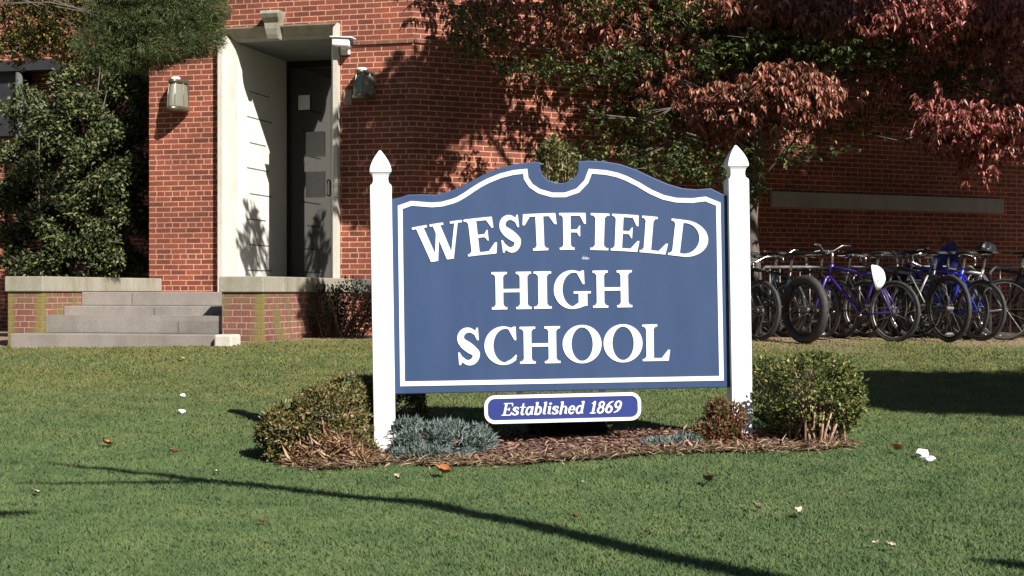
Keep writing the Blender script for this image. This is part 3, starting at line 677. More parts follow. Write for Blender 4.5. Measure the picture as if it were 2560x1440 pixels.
sx_, sz_ = sp_(1463, 646)
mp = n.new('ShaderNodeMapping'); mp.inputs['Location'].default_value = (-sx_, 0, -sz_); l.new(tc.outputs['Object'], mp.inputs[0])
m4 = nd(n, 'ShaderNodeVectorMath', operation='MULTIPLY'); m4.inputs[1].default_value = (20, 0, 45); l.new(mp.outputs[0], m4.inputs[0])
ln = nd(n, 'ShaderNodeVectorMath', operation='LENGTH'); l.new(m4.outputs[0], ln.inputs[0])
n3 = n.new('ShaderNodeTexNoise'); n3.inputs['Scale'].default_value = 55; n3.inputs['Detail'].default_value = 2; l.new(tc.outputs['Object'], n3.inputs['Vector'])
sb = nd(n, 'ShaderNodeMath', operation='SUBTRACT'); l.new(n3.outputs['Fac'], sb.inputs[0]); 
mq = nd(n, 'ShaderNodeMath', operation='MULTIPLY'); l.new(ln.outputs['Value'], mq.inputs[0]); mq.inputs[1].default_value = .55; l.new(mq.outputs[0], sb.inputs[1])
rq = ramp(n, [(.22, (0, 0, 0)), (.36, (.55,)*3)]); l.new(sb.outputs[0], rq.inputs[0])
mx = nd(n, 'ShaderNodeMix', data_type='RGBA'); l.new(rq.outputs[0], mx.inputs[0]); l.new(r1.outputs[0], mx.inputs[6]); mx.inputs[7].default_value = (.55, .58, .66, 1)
l.new(mx.outputs[2], b.inputs['Base Color']); b.inputs['Roughness'].default_value = .5; b.inputs['Specular IOR Level'].default_value = .25
board = MB().prism([sp_(*p) for p in edge], -.025, -.025+BT).build('sign_board', boardm, sign, bevel=.006)
bline = [(1000,519),(1028,509),(1054,511),(1079,513),(1104,511),(1130,504),(1143,499),(1162,488),(1181,475),(1200,463),(1219,453),(1251,440),(1283,432),(1312,429),(1314,447),(1326,465),(1347,479),(1379,488),(1411,488),(1443,477),(1464,455),(1474,429),
         (1512,432),(1540,438),(1562,446),(1592,461),(1624,480),(1656,494),(1688,501),(1729,502),(1761,498),(1793,511),(1801,945),(1006,959)]
def band(name, pts, w, y, depth, mat_, parent, closed=True):
    P_ = [Vector(p) for p in pts]; n_ = len(P_); A_ = []; Bq = []
    for i in range(n_):
        d1 = (P_[i]-P_[i-1]).normalized(); d2 = (P_[(i+1) % n_]-P_[i]).normalized()
        n1 = Vector((-d1.y, d1.x)); n2 = Vector((-d2.y, d2.x)); m = (n1+n2); m = m.normalized()
        s_ = min(1/max(m.dot(n1), .35), 2.2)*w/2; A_.append(P_[i]+m*s_); Bq.append(P_[i]-m*s_)
    q = MB(); 
    for a in A_: q.v.append((a.x, y, a.y))
    for a in Bq: q.v.append((a.x, y, a.y))
    for a in A_: q.v.append((a.x, y-depth, a.y))
    for a in Bq: q.v.append((a.x, y-depth, a.y))
    for i in range(n_):
        j = (i+1) % n_
        q.f += [(2*n_+i, 2*n_+j, 3*n_+j, 3*n_+i), (i, j, 2*n_+j, 2*n_+i), (n_+i, n_+j, 3*n_+j, 3*n_+i)]
    return q.build(name, mat_, parent)
YFR = -.025
band('border', [sp_(*p) for p in bline], 11.5*K, YFR+.001, .005, M['letter'], board)
# words: (letter, left px, right px), cap height in px, baseline
def put_word(name, items, y_top, y_bot, arch=None):
    loops = []; (X0, Zb) = sp_(1400, y_bot); (_, Zt) = sp_(1400, y_top); hgt = Zt-Zb
    for ch, xa, xb in items:
        w, lps = glyph_loops(ch, GL); a0 = sp_(xa, (y_top+y_bot)/2)[0]; a1 = sp_(xb, (y_top+y_bot)/2)[0]
        for lp in lps:
            q = lp.copy(); q[:, 0] = a0+lp[:, 0]/w*(a1-a0); q[:, 1] = lp[:, 1]*hgt
            if arch:
                c0 = sp_(arch[0], y_top)[0]; Rr = arch[1]*K; an = (q[:, 0]-c0)/Rr; rad = Rr+q[:, 1]
                q = np.column_stack([c0+rad*np.sin(an), Zb+rad*np.cos(an)-Rr])
            else: q[:, 1] += Zb
            loops.append(q)
    text_mesh(name, loops, .006, M['letter'], board, YFR+.001)
put_word('lettering', [('W',1043,1164),('E',1168,1243),('S',1250,1305),('T',1309,1390),('F',1397,1463),('I',1473,1518),('E',1524,1594),('L',1596,1665),('D',1667,1761)], 533, 625, (1408, 2150))
put_word('lettering', [('H',1228,1327),('I',1333,1377),('G',1383,1476),('H',1480,1578)], 678, 771)
put_word('lettering', [('S',1140,1202),('C',1210,1292),('H',1298,1399),('O',1405,1502),('O',1507,1604),('L',1604,1673)], 815, 907)
# plaque under the board
def rrect(x0, y0, x1, y1, r_):
    out = []
    for cx, cy, a in ((x1-r_, y1-r_, 0), (x0+r_, y1-r_, 90), (x0+r_, y0+r_, 180), (x1-r_, y0+r_, 270)):
        out += [(cx+r_*math.cos(R(a+90*i/8)), cy+r_*math.sin(R(a+90*i/8))) for i in range(9)]
    return out
pxl, pzb = sp_(1209, 1021); pxr, _ = sp_(1601, 1017); pc = sp_(1405, 1019)
ph = 36*K
plq = MB().prism(rrect(pxl, pc[1]-ph, pxr, pc[1]+ph, 27*K), -.03, .0).build('plaque', plain('violet_blue_paint', (.026, .043, .205), .4, var=.06), sign, bevel=.003)
band('border', rrect(pxl+5*K, pc[1]-ph+5*K, pxr-5*K, pc[1]+ph-5*K, 22*K), 8.5*K, -.029, .005, M['letter'], plq)
loops = []; cur = 0; wd = []
txt = 'Established 1869'
for ch in txt:
    if ch == ' ': cur += .34; continue
    w, lps = glyph_loops(ch, SMALL); wd.append((cur, lps)); cur += w+.025
xa = sp_(1253, 1020)[0]; xb = sp_(1553, 1018)[0]; hh = 30*K; sc_ = (xb-xa)/cur; z0 = pc[1]-15*K
for c0, lps in wd:
    for lp in lps:
        loops.append(np.column_stack([xa+(c0+lp[:, 0])*sc_+lp[:, 1]*hh*.22-.1*hh, z0+lp[:, 1]*hh]))
text_mesh('lettering', loops, .005, M['letter'], plq, -.029)
for px in (1300, 1505):
    hx, hz = sp_(px, 980); MB().box((hx-.02, -.02, pc[1]+ph-.005), (hx+.02, -.005, hz+.02)).build('hanger', M['black'], sign)
# posts with pointed finials
for px, ytip, pxb in ((950, 376, 952), (1839, 363, 1840)):
    hx, zt = sp_(px, ytip); s_ = 26.5*K
    zs_ = lambda dpx: zt-dpx*K
    q = MB(); secs = [(zs_(1200), 1), (zs_(92), 1), (zs_(88), .97), (zs_(85), .90)]
    def sq(q, secs):
        b0 = len(q.v)
        for z, f in secs: q.v += [(hx-s_*f, -s_*f, z), (hx+s_*f, -s_*f, z), (hx+s_*f, s_*f, z), (hx-s_*f, s_*f, z)]
        for i in range(len(secs)-1):
            for k in range(4): q.f.append((b0+i*4+k, b0+i*4+(k+1) % 4, b0+(i+1)*4+(k+1) % 4, b0+(i+1)*4+k))
        q.f += [(b0+3, b0+2, b0+1, b0), tuple(len(q.v)-4+k for k in range(4))]
    sq(q, secs); post = q.build('post', M['white_paint'], sign, bevel=.005)
    q = MB(); sq(q, [(zs_(85.5), .86), (zs_(81), .74), (zs_(75), .70), (zs_(68), .71), (zs_(62), .77), (zs_(57), .90), (zs_(55), 1.0), (zs_(50), 1.0), (zs_(44), .96), (zs_(36), .87), (zs_(28), .74), (zs_(20), .58), (zs_(12), .39), (zs_(6), .23), (zs_(2), .13), (zs_(0), .06)])
    q.build('finial', M['white_paint'], post, bevel=.003)

# ================================================================== plants
def tuft_plant(name, label, cat, base, blobs, leafmat, L, W, dens, twigmat, parent_group=None, up=.3, stems=0, shell=.55, leaf_name='foliage', gap=0):
    t = thing(name, label, cat, base, 0, parent_group)
    Ps = []; Ds = []
    for c, rad, k in blobs:
        p, d = ell(np.array(c), np.array(rad), int(dens*k), shell); Ps.append(p); Ds.append(d)
    P_ = np.concatenate(Ps); D_ = np.concatenate(Ds)
    P_ = P_+RNG.normal(0, W*.6, P_.shape)
    ok = P_[:, 2] > .015
    if gap: ok &= np.sin(P_[:, 0]*31+2*np.sin(P_[:, 2]*17))+np.sin(P_[:, 2]*37+2*np.sin(P_[:, 0]*15+1))+np.sin(P_[:, 1]*29+P_[:, 2]*11)+RNG.normal(0, .5, len(P_)) > gap-1.2
    P_ = P_[ok]; D_ = D_[ok]; n_ = len(P_)
    A_ = unit(D_*.8+np.array([[0, 0, up]])+RNG.normal(0, .55, (n_, 3)))
    P_ = P_+D_*(RNG.random((n_, 1)) < .05)*RNG.random((n_, 1))*.025; N_ = unit(D_+RNG.normal(0, .6, (n_, 3))+np.array([[0, 0, .4]]))
    leaves(leaf_name, P_, A_, N_, L*(.6+.8*RNG.random(n_)), W*(.6+.8*RNG.random(n_)), leafmat, t)
    if stems:
        q = MB()
        for k in range(stems):
            c, rad, _ = random.choice(blobs); a = random.random()*6.28; rr = random.random()**.5
            e = Vector((c[0]+rad[0]*rr*math.cos(a)*.9, c[1]+rad[1]*rr*math.sin(a)*.9, c[2]+rad[2]*(random.random()*.9-.1)))
            s0 = Vector((random.gauss(0, .06), random.gauss(0, .05), -.03))+Vector((e.x*.22, e.y*.22, 0)); mid_ = s0.lerp(e, .5)+Vector((random.gauss(0, .03), random.gauss(0, .03), .05))
            q.tube([s0, mid_, e], [.009, .006, .002], 5)
        q.build('stems', twigmat, t, smooth=True)
    return t
twig = plain('shrub_twigs', (.27, .17, .12), .8, var=.4, scale=30)
boxm = leaf_mat('boxwood_leaves', [(0, (.035, .05, .018)), (.3, (.085, .095, .03)), (.65, (.18, .15, .052)), (1, (.32, .23, .10))], .4, .2)
boxm2 = leaf_mat('yellow_boxwood_leaves', [(0, (.036, .062, .02)), (.35, (.085, .115, .034)), (.7, (.165, .178, .046)), (1, (.29, .26, .08))], .4, .22)
def rel(px, py, Y, b): q = at(px, py, Y); return (q.x-b.x, q.y-b.y, q.z-b.z)
# left clipped shrub
bp0 = on_ground(800, 1160)
bl = [(rel(755, 1075, 8.95, bp0), (.24, .22, .18), 1.0), (rel(818, 1045, 9.0, bp0), (.235, .24, .2), 1.1), (rel(872, 1015, 9.3, bp0), (.17, .2, .19), 1.0), (rel(700, 1080, 9.0, bp0), (.13, .2, .13), .6), (rel(1000, 1025, 9.75, bp0), (.17, .28, .17), .8), (rel(925, 1000, 9.65, bp0), (.16, .18, .15), .6), (rel(850, 1105, 8.9, bp0), (.24, .18, .13), .5), (rel(715, 1125, 8.95, bp0), (.13, .16, .10), .4)]
tuft_plant('boxwood_shrub', 'clipped boxwood shrub with dry brown stems behind the left sign post', 'shrub', bp0, bl, boxm, .028, .014, 6500, twig, 'clipped shrubs beside the sign', stems=150, gap=.75)
bp1 = on_ground(2045, 1118)
bl = [(rel(2038, 985, 9.25, bp1), (.31, .33, .255), 1.5), (rel(1935, 975, 9.85, bp1), (.2, .22, .22), .8), (rel(2090, 1000, 9.2, bp1), (.16, .25, .2), .5), (rel(2000, 1045, 9.3, bp1), (.2, .25, .12), .4)]
tuft_plant('boxwood_shrub', 'round yellow green boxwood shrub on pale stems right of the right sign post', 'shrub', bp1, bl, boxm2, .030, .016, 5200, twig, 'clipped shrubs beside the sign', stems=80, gap=.75)
q = MB()
for k in range(6):
    a = random.uniform(-1, 1); q.tube([(a*.05, random.uniform(-.04, .04), -.03), (a*.09, random.uniform(-.05, .05), .09), (a*.16, random.uniform(-.1, .1), .22)], [.010, .008, .004], 6)
o = q.build('lower_stems', plain('pale_stems', (.42, .27, .20), .8, var=.3, scale=40), None, smooth=True); o.parent = [x_ for x_ in COL.objects if x_.name.startswith('boxwood_shrub')][-1]
# blue juniper mounds
jm = leaf_mat('blue_juniper_needles', [(0, (.07, .10, .085)), (.5, (.14, .18, .165)), (.85, (.22, .27, .25)), (1, (.27, .31, .27))], .6, .1)
bp2 = on_ground(1100, 1150)
bl = [(rel(1062, 1110, 9.0, bp2), (.17, .2, .10), 1.), (rel(1120, 1105, 9.05, bp2), (.22, .22, .11), 1.), (rel(1185, 1105, 9.1, bp2), (.12, .2, .09), .7), (rel(1022, 1090, 9.15, bp2), (.10, .2, .10), .6), (rel(1080, 1145, 8.85, bp2), (.26, .14, .07), .8)]
tuft_plant('juniper', 'low blue grey creeping juniper at the foot of the left post', 'shrub', bp2, bl, jm, .042, .008, 6000, twig, 'creeping junipers in the mulch', up=.5, stems=25, gap=1.0)
bp3 = on_ground(1690, 1140)
bl = [(rel(1645, 1126, 9.05, bp3), (.11, .12, .055), 1.), (rel(1710, 1120, 9.1, bp3), (.12, .12, .06), 1.)]
tuft_plant('juniper', 'small grey juniper tuft at the mulch edge near the right post', 'shrub', bp3, bl, jm, .038, .008, 2600, twig, 'creeping junipers in the mulch', up=.4, stems=12)
# reddish shrub in front of the right post
rm_ = leaf_mat('barberry_leaves', [(0, (.05, .05, .02)), (.4, (.13, .11, .035)), (.7, (.16, .065, .03)), (1, (.25, .16, .07))], .5, .2)
bp4 = on_ground(1800, 1112)
bl = [(rel(1800, 1075, 9.2, bp4), (.13, .13, .10), 1.), (rel(1795, 1030, 9.2, bp4), (.07, .08, .08), .5), (rel(1840, 1045, 9.2, bp4), (.05, .06, .09), .25), (rel(1760, 1085, 9.2, bp4), (.07, .1, .06), .4)]
tuft_plant('barberry', 'small reddish brown barberry bush in front of the right post', 'shrub', bp4, bl, rm_, .028, .013, 1400, plain('red_twigs', (.2, .05, .03), .8), up=.6, stems=40, shell=.2)
# young shrub standing behind the sign, seen through the notch of its top edge
bp7 = at(1400, 800, 14.6); bp7.z = gz(bp7.x, bp7.y)
bl = [(rel(1395, 395, 14.6, bp7), (.16, .2, .19), 1.2), (rel(1400, 455, 14.6, bp7), (.19, .22, .2), 1.), (rel(1360, 385, 14.6, bp7), (.07, .1, .09), .3), (rel(1410, 560, 14.6, bp7), (.2, .22, .4), 1.)]
tuft_plant('young_holly', 'yellow green young holly showing through the notch in the top of the sign', 'shrub', bp7, bl, leaf_mat('yellow_holly_leaves', [(0, (.03, .045, .012)), (.4, (.09, .10, .03)), (.75, (.18, .16, .055)), (1, (.30, .25, .11))], .45, .2), .05, .024, 900, twig, stems=40, gap=.8)
# dark low shrub behind the plaque
bp5 = on_ground(1420, 1094)
dk = leaf_mat('dark_shrub_leaves', [(0, (.03, .05, .024)), (1, (.10, .12, .055))], .5, .15)
bl = [(rel(1370, 1062, bp5.y, bp5), (.1, .12, .07), 1.), (rel(1440, 1060, bp5.y, bp5), (.12, .12, .08), 1.), (rel(1490, 1065, bp5.y, bp5), (.08, .1, .06), .6)]
tuft_plant('low_shrub', 'low dark shrub half hidden behind the small plaque', 'shrub', bp5, bl, dk, .034, .016, 2600, twig, up=.5, stems=15)
# dry stalks round the left post
bp6 = on_ground(890, 1165); t = thing('dry_perennial', 'tangle of dead tan stalks at the foot of the left post', 'dead plant', bp6)
n_ = 2600; px_ = RNG.uniform(-.38, .07, n_); py_ = RNG.uniform(-.08, .32, n_); P_ = np.column_stack([px_, py_, RNG.random(n_)*.02+.01])
P_[:, 2] += (RNG.random(n_)**2)*.17*np.exp(-((px_+.14)/.16)**2)
an = RNG.random(n_)*6.28; A_ = np.column_stack([np.cos(an), np.sin(an)*.6, RNG.normal(.35, .5, n_)])
leaves('stalks', P_, A_, rnd_dir(n_), .04+.09*RNG.random(n_), .0028+.003*RNG.random(n_), leaf_mat('dry_stalks', [(0, (.15, .065, .035)), (.5, (.32, .18, .10)), (1, (.52, .37, .22))], .8, .1), t, droop=.25)

# big holly left of the door
hol = leaf_mat('holly_leaves', [(0, (.012, .022, .008)), (.45, (.042, .062, .019)), (.78, (.10, .115, .036)), (1, (.20, .19, .07))], .5, .12, .4)
bark = plain('grey_bark', (.11, .09, .075), .9, var=.4, scale=12, bump=.6)
hb = fw(-2.6, .6, .6)
t = thing('holly_tree', 'tall dark green holly filling the corner left of the door', 'tree', hb)
cl = []
for px, py, rx, ry, Yo in [(200,300,120,80,0),(290,260,75,90,.2),(120,420,110,80,0),(260,420,100,110,-.2),(200,540,130,90,-.1),(300,560,70,110,0),(100,560,90,60,.2),(60,500,70,60,.3),(220,200,90,50,.2),(310,190,50,50,.3),(180,640,130,50,0),(330,400,35,120,.5),(60,260,50,40,.6),(130,660,110,40,0),(345,250,25,70,.1),(345,380,25,70,.1),(345,520,25,80,.1),(345,640,25,50,.1),(40,450,50,70,.2),(30,560,40,60,.2),(150,350,90,70,.1),(250,330,80,80,.1),(60,650,50,40,.1),(280,650,80,45,0),(200,610,120,60,-.1),(40,360,50,40,.8)]:
    c = at(px, py, hb.y+.1+Yo); k = c.y/F; cl.append(((c-hb), (rx*k, .45, ry*k), rx*ry/9000))
Ps = []; Ds = []
for c, rad, k in cl:
    p, d = ell(np.array(c), np.array(rad), int(7000*k), .3); Ps.append(p); Ds.append(d)
P_ = np.concatenate(Ps); D_ = np.concatenate(Ds); n_ = len(P_)
P_ += RNG.normal(0, .05, P_.shape)
nz_ = np.sin(P_[:, 0]*9+3*np.sin(P_[:, 2]*4))+np.sin(P_[:, 2]*10+2*np.sin(P_[:, 0]*5+1))+.8*np.sin(P_[:, 1]*12+P_[:, 2]*6); kp_ = nz_+RNG.normal(0, .45, n_) > -.4
P_ = P_[kp_]; D_ = D_[kp_]; n_ = len(P_)
leaves('crown', P_, unit(D_+RNG.normal(0, .8, (n_, 3))), unit(D_*.5+RNG.normal(0, .7, (n_, 3))+np.array([[.2, -.3, .5]])), .05+.035*RNG.random(n_), .024+.018*RNG.random(n_), hol, t)
q = MB()
for k in range(26):
    c, rad, _ = random.choice(cl); e = Vector(c)+Vector((random.uniform(-1, 1)*rad[0], random.uniform(-1.1, .3)*rad[1], random.uniform(-1, 1)*rad[2]))
    s0 = Vector((random.gauss(0, .2), random.gauss(0, .1), random.uniform(0, 1))); q.tube([s0, s0.lerp(e, .5)+Vector((random.gauss(0, .1), random.gauss(0, .1), .15)), e], [.025, .014, .005], 5)
q.build('trunk', bark, t, smooth=True)

def cluster_leaves(name, cls, base, leafmat, parent, per, L, W, down, ydepth=.35, hang=False):
    Ps = []; As = []; Ns = []
    for px, py, rx, ry, Y_, dn in cls:
        c = at(px, py, Y_); k = Y_/F; nt_ = max(3, int(per*dn*rx*ry/1000.0))
        p, d = ell(np.array(c-base), np.array((rx*k, ydepth, ry*k)), nt_, .1); m = 7
        p = p+RNG.normal(0, .04, p.shape)
        pp = np.repeat(p, m, 0)+RNG.normal(0, .012, (nt_*m, 3)); an = RNG.random(nt_*m)*6.28
        a = np.column_stack([np.cos(an)*.75, np.sin(an)*.75, -down+RNG.normal(0, .3, nt_*m)])
        Ps.append(pp); As.append(a); Ns.append(np.column_stack([np.cos(an)*.7, np.sin(an)*.7, np.full(nt_*m, .75)])+RNG.normal(0, .25, (nt_*m, 3)))
    P_ = np.concatenate(Ps); n_ = len(P_)
    return leaves(name, P_, np.concatenate(As), np.concatenate(Ns), L*(.6+.7*RNG.random(n_)), W*(.6+.7*RNG.random(n_)), leafmat, parent, droop=.2)

# red dogwood in front of the right-hand wall
redm = leaf_mat('red_autumn_leaves', [(0, (.07, .045, .022)), (.15, (.15, .105, .045)), (.25, (.20, .062, .045)), (.55, (.36, .125, .088)), (.85, (.46, .20, .135)), (1, (.50, .31, .20))], .36, .2, .5)
grn = leaf_mat('green_dogwood_leaves', [(0, (.018, .035, .011)), (.45, (.05, .082, .025)), (.8, (.115, .14, .042)), (1, (.25, .235, .08))], .4, .2, .5)
YD = 18.0
db = on_ground(1882, 850, 10, 19); db = Vector((at(1880, 700, YD).x, YD, gz(at(1880, 700, YD).x, YD)))
dog = thing('dogwood_tree', 'spreading autumn tree with red drooping leaves over the bicycles', 'tree', db)
reds = [(2180,210,110,55,17.6,.45),(1980,330,70,30,17.2,.5),(1300,20,150,35,17.9,.7),(2100,60,120,40,17.2,1.1),(1850,0,120,40,17.3,.8),(1960,230,140,75,17.0,2.4),(1960,215,120,55,16.7,1.6),(1800,265,110,60,17.0,1.9),(1890,270,150,50,16.8,2.0),(1970,275,100,40,16.8,1.6),(1800,330,50,45,17.3,1.0),(1830,370,30,30,17.4,.8),(2120,235,50,30,17.4,.6),
        (1760,0,110,40,17.8,.5),(1900,30,90,40,17.8,.7),(2060,30,90,35,17.4,.9),(2030,5,140,40,17.5,1.),
        (1330,70,110,30,18.0,.5),(1250,105,40,25,18.0,.4),(1450,40,90,40,17.9,.6),(1420,100,70,25,17.9,.7),(1560,60,80,40,17.9,.5),(1590,110,100,35,17.8,.6),(1650,190,70,50,17.7,.6),(1620,260,35,45,17.8,.4),(1710,120,70,50,17.7,.5),(1480,0,160,35,18.2,.8),(1700,220,50,50,17.6,.6)]
greens = [(1210,60,80,60,17.4,1.0),(1185,115,45,32,17.4,1.),(1290,10,90,30,18.3,.8),(1340,168,110,32,17.3,1.2),(1460,190,60,35,17.3,.9),(1250,170,40,25,18.3,.7),(1500,392,80,38,16.7,.8),(1560,330,80,60,18.4,.8),(1680,425,110,28,16.5,.9),(1640,360,60,50,18.3,.9),(1770,432,55,35,16.6,.8),(1955,388,100,20,16.4,.9),(1888,450,24,60,17.2,1.0),(1780,170,110,60,18.3,1.),(1900,130,110,50,18.2,1.),(2060,110,120,50,18.1,1.),(2200,140,120,50,18.2,.9),(1720,330,60,60,18.4,.8),(1400,410,45,55,18.6,.9),(1420,360,60,30,18.6,.6)]
fill = [(1750,60,420,120,18.7,.28),(2000,120,380,120,18.8,.3),(1700,300,150,110,18.8,.22),(1950,290,300,70,18.7,.2)]
over = [(1350,-180,260,110,17.6,.6),(1800,-180,300,120,17.6,.8),(2250,-170,300,120,17.8,.8),(1700,-120,300,80,19.0,.7),(2150,-120,320,80,19.6,.7),(2500,-100,200,80,20,.7)]  # unseen clumps added above the frame to darken wall and inner crown
cluster_leaves('crown', reds+fill+over, db, redm, dog, 17, .105, .036, .75)
greens += [(2230,230,110,60,18.0,.6),(2330,240,90,60,18.0,.6),(2180,330,60,25,17.5,.35),(1560,430,90,35,16.8,.8),(1700,380,80,35,16.6,.7),(1800,400,60,40,16.7,.7),(1500,300,60,40,17.2,.5),(2080,370,60,18,16.6,.5),(1480,20,130,40,17.5,.9),(1700,40,110,50,17.5,.9),(1560,150,100,50,17.3,.9),(1780,150,80,45,17.2,.8),(1900,110,90,40,17.2,.7),(2080,130,110,45,17.1,.8),(2230,120,90,50,17.1,.8),(1620,300,60,50,17.0,.7),(1398,412,46,50,16.2,1.4),(1150,60,45,60,18.1,.9),(1620,160,90,70,18.4,1.),(1850,90,120,70,18.4,1.),(2000,190,160,50,18.3,1.),(1610,400,70,40,17.0,.7),(1580,250,70,70,18.5,.9)]
cluster_leaves('green_foliage', greens+[(a, b_, c, d, e+.1, f*2.2) for a, b_, c, d, e, f in fill], db, grn, dog, 22, .066, .034, .25)
q = MB(); top = Vector((.02, 0, 1.9))
q.tube([(0, 0, -.1), (.03, .02, .6), (-.02, 0, 1.3), (.02, 0, 1.9), (.05, .05, 2.6)], [.12, .10, .085, .075, .05], 12)
q.build('trunk', bark, dog, smooth=True)
q = MB()
for px, py, rx, ry, Y_, dn in (reds+greens)[::3]:
    e = at(px, py-ry*.3, Y_)-db; s0 = Vector((.02, 0, random.uniform(1.3, 2.5))); m1 = s0.lerp(e, .35)+Vector((0, 0, .25)); m2 = s0.lerp(e, .7)+Vector((random.gauss(0, .1), random.gauss(0, .05), .2))
    q.tube([s0, m1, m2, e], [.022, .013, .008, .004], 6)
    for _ in range(3):
        f = e+Vector((random.uniform(-1, 1)*rx*Y_/F, random.uniform(-.2, .2), random.uniform(-.8, .6)*ry*Y_/F)); q.tube([m2, e.lerp(f, .5), f], [.008, .005, .003], 4)
q.build('branches', bark, dog, smooth=True)
def mass(name, blobs, base, mt, parent, L=.2):
    Ps = [ell(np.array(c)-np.array(base), rad, k, 0)[0] for c, rad, k in blobs]; P_ = np.concatenate(Ps); n_ = len(P_)
    return leaves(name, P_, rnd_dir(n_), rnd_dir(n_)+np.array([[0, 0, .6]]), L*(.6+.8*RNG.random(n_)), L*.55, mt, parent)
mass('upper_shade_crown', [((2.2, 18.7, 6.1), (1.4, .8, .9), 5000), ((4.2, 18.9, 6.2), (1.5, 1.0, 1.0), 6000), ((6.0, 19.3, 6.3), (1.5, 1.2, 1.0), 6000), ((3.2, 20.0, 6.4), (1.5, .7, .8), 4000)], db, redm, dog)  # unseen leaf mass added overhead to keep sky light off the wall
# second dogwood, trunk beyond the right edge
db2 = Vector((6.6, 17.2, gz(6.6, 17.2)))
dog2 = thing('dogwood_tree', 'pinkish red autumn tree reaching in from the right edge', 'tree', db2)
reds2 = [(2400,90,150,40,16.9,.9),(2540,200,60,50,16.8,.9),(2350,250,70,35,16.8,.7),(2200,60,90,40,16.9,.9),(2430,300,140,50,16.6,2.2),(2360,320,70,50,16.7,1.6),(2500,270,90,40,16.9,1.2),(2440,370,90,35,16.9,1.),(2440,415,50,45,17.0,.8),(2290,340,28,22,17.0,.7),(2320,280,30,30,16.9,.9),(2240,20,110,45,16.9,1.5),(2350,35,120,50,16.8,1.6),(2480,35,130,50,16.8,1.6),(2520,120,80,40,17.3,.8),(2320,130,60,35,17.3,.7),(2250,210,40,25,17.3,.5),(2550,360,60,50,16.9,1.)]
gr2 = [(2400,140,130,50,17.9,.9),(2500,190,90,40,18,.8),(2300,190,90,50,18,.6),(2440,230,120,30,17.9,.6),(2350,90,140,50,18.1,.8)]
cluster_leaves('crown', reds2+[(2420,120,190,110,18.4,.4)], db2, leaf_mat('pink_red_leaves', [(0, (.10, .05, .03)), (.15, (.16, .06, .045)), (.5, (.38, .10, .088)), (.8, (.50, .17, .14)), (1, (.54, .30, .21))], .36, .2, .5), dog2, 17, .105, .036, .75)
cluster_leaves('green_foliage', gr2, db2, grn, dog2, 20, .062, .032, .25)
mass('side_shade_crown', [((8.4, 17.6, 4.6), (1.4, 1.8, 1.8), 6000), ((9.2, 20, 4.0), (1.5, 1.5, 2.4), 6000), ((8.6, 17.0, 2.4), (1.1, 1.3, 1.0), 3500), ((8.2, 20.5, 7), (1.8, 1.5, 1.2), 4000)], db2, redm, dog2)  # unseen leaf mass added beyond the right edge to block side light
q = MB(); q.tube([(0, 0, -.1), (-.05, 0, 1.0), (-.1, 0, 2.0), (-.05, .1, 3.2)], [.13, .11, .09, .06], 12); q.build('trunk', bark, dog2, smooth=True)
q = MB()
for px, py, rx, ry, Y_, dn in (reds2+gr2)[::2]:
    e = at(px, py-ry*.3, Y_)-db2; s0 = Vector((-.08, 0, random.uniform(1.4, 2.9))); q.tube([s0, s0.lerp(e, .4)+Vector((0, 0, .2)), s0.lerp(e, .75)+Vector((0, 0, .12)), e], [.022, .014, .008, .004], 6)
e0 = at(2195, 340, 16.95)-db2; e1 = at(2250, 352, 16.95)-db2; e2 = at(2330, 330, 16.95)-db2; q.tube([e0, e1, e2], [.004, .007, .01], 5)
q.build('branches', bark, dog2, smooth=True)

# feathery evergreen and yellowing tree at upper left
YL = 15.4
eb = Vector((-6.6, YL, gz(-6.6, YL)))
ev = thing('pine_tree', 'soft green pine boughs hanging in at the upper left', 'tree', eb)
cls = [(430,40,110,60,YL,1.),(500,90,60,50,YL,1.),(340,60,100,60,YL+.1,1.),(330,140,110,40,YL+.2,.9),(430,120,90,35,YL,.8),(250,110,70,50,YL+.2,.8),(520,20,50,50,YL,.8),(400,-30,160,50,YL,1.),(270,20,60,50,YL+.2,.7)]
pm = leaf_mat('pine_needles', [(0, (.045, .06, .022)), (.5, (.105, .145, .05)), (.85, (.17, .21, .075)), (1, (.24, .25, .09))], .55, .2)
Ps = []; As = []
for px, py, rx, ry, Y_, dn in cls:
    c = at(px, py, Y_); k = Y_/F; nt_ = int(dn*rx*ry/4); p, d = ell(np.array(c-eb), np.array((rx*k, .3, ry*k)), nt_, .05)
    m = 9; Ps.append(np.repeat(p, m, 0)+RNG.normal(0, .02, (nt_*m, 3))); a0 = unit(d*.5+np.array([[.5, -.2, -.25]])+RNG.normal(0, .35, (nt_, 3))); As.append(np.repeat(a0, m, 0)+RNG.normal(0, .4, (nt_*m, 3)))
P_ = np.concatenate(Ps); n_ = len(P_); leaves('crown', P_, np.concatenate(As), rnd_dir(n_), .03+.04*RNG.random(n_), .0042, pm, ev)
q = MB(); q.tube([(0, 0, -.1), (.1, 0, 2.5), (.15, 0, 5.5)], [.16, .13, .08], 10); q.build('trunk', bark, ev, smooth=True)
q = MB()
for px, py, rx, ry, Y_, dn in cls:
    e = at(px+rx*.4, py, Y_)-eb; s0 = Vector((.12, 0, random.uniform(3.2, 4.6))); q.tube([s0, s0.lerp(e, .5)+Vector((0, 0, .2)), e], [.012, .008, .003], 5)
q.build('branches', bark, ev, smooth=True)
yb_ = Vector((-7.6, 17.6, gz(-7.6, 17.6)))
yt = thing('autumn_tree', 'yellowing small-leaved tree in the top left corner', 'tree', yb_)
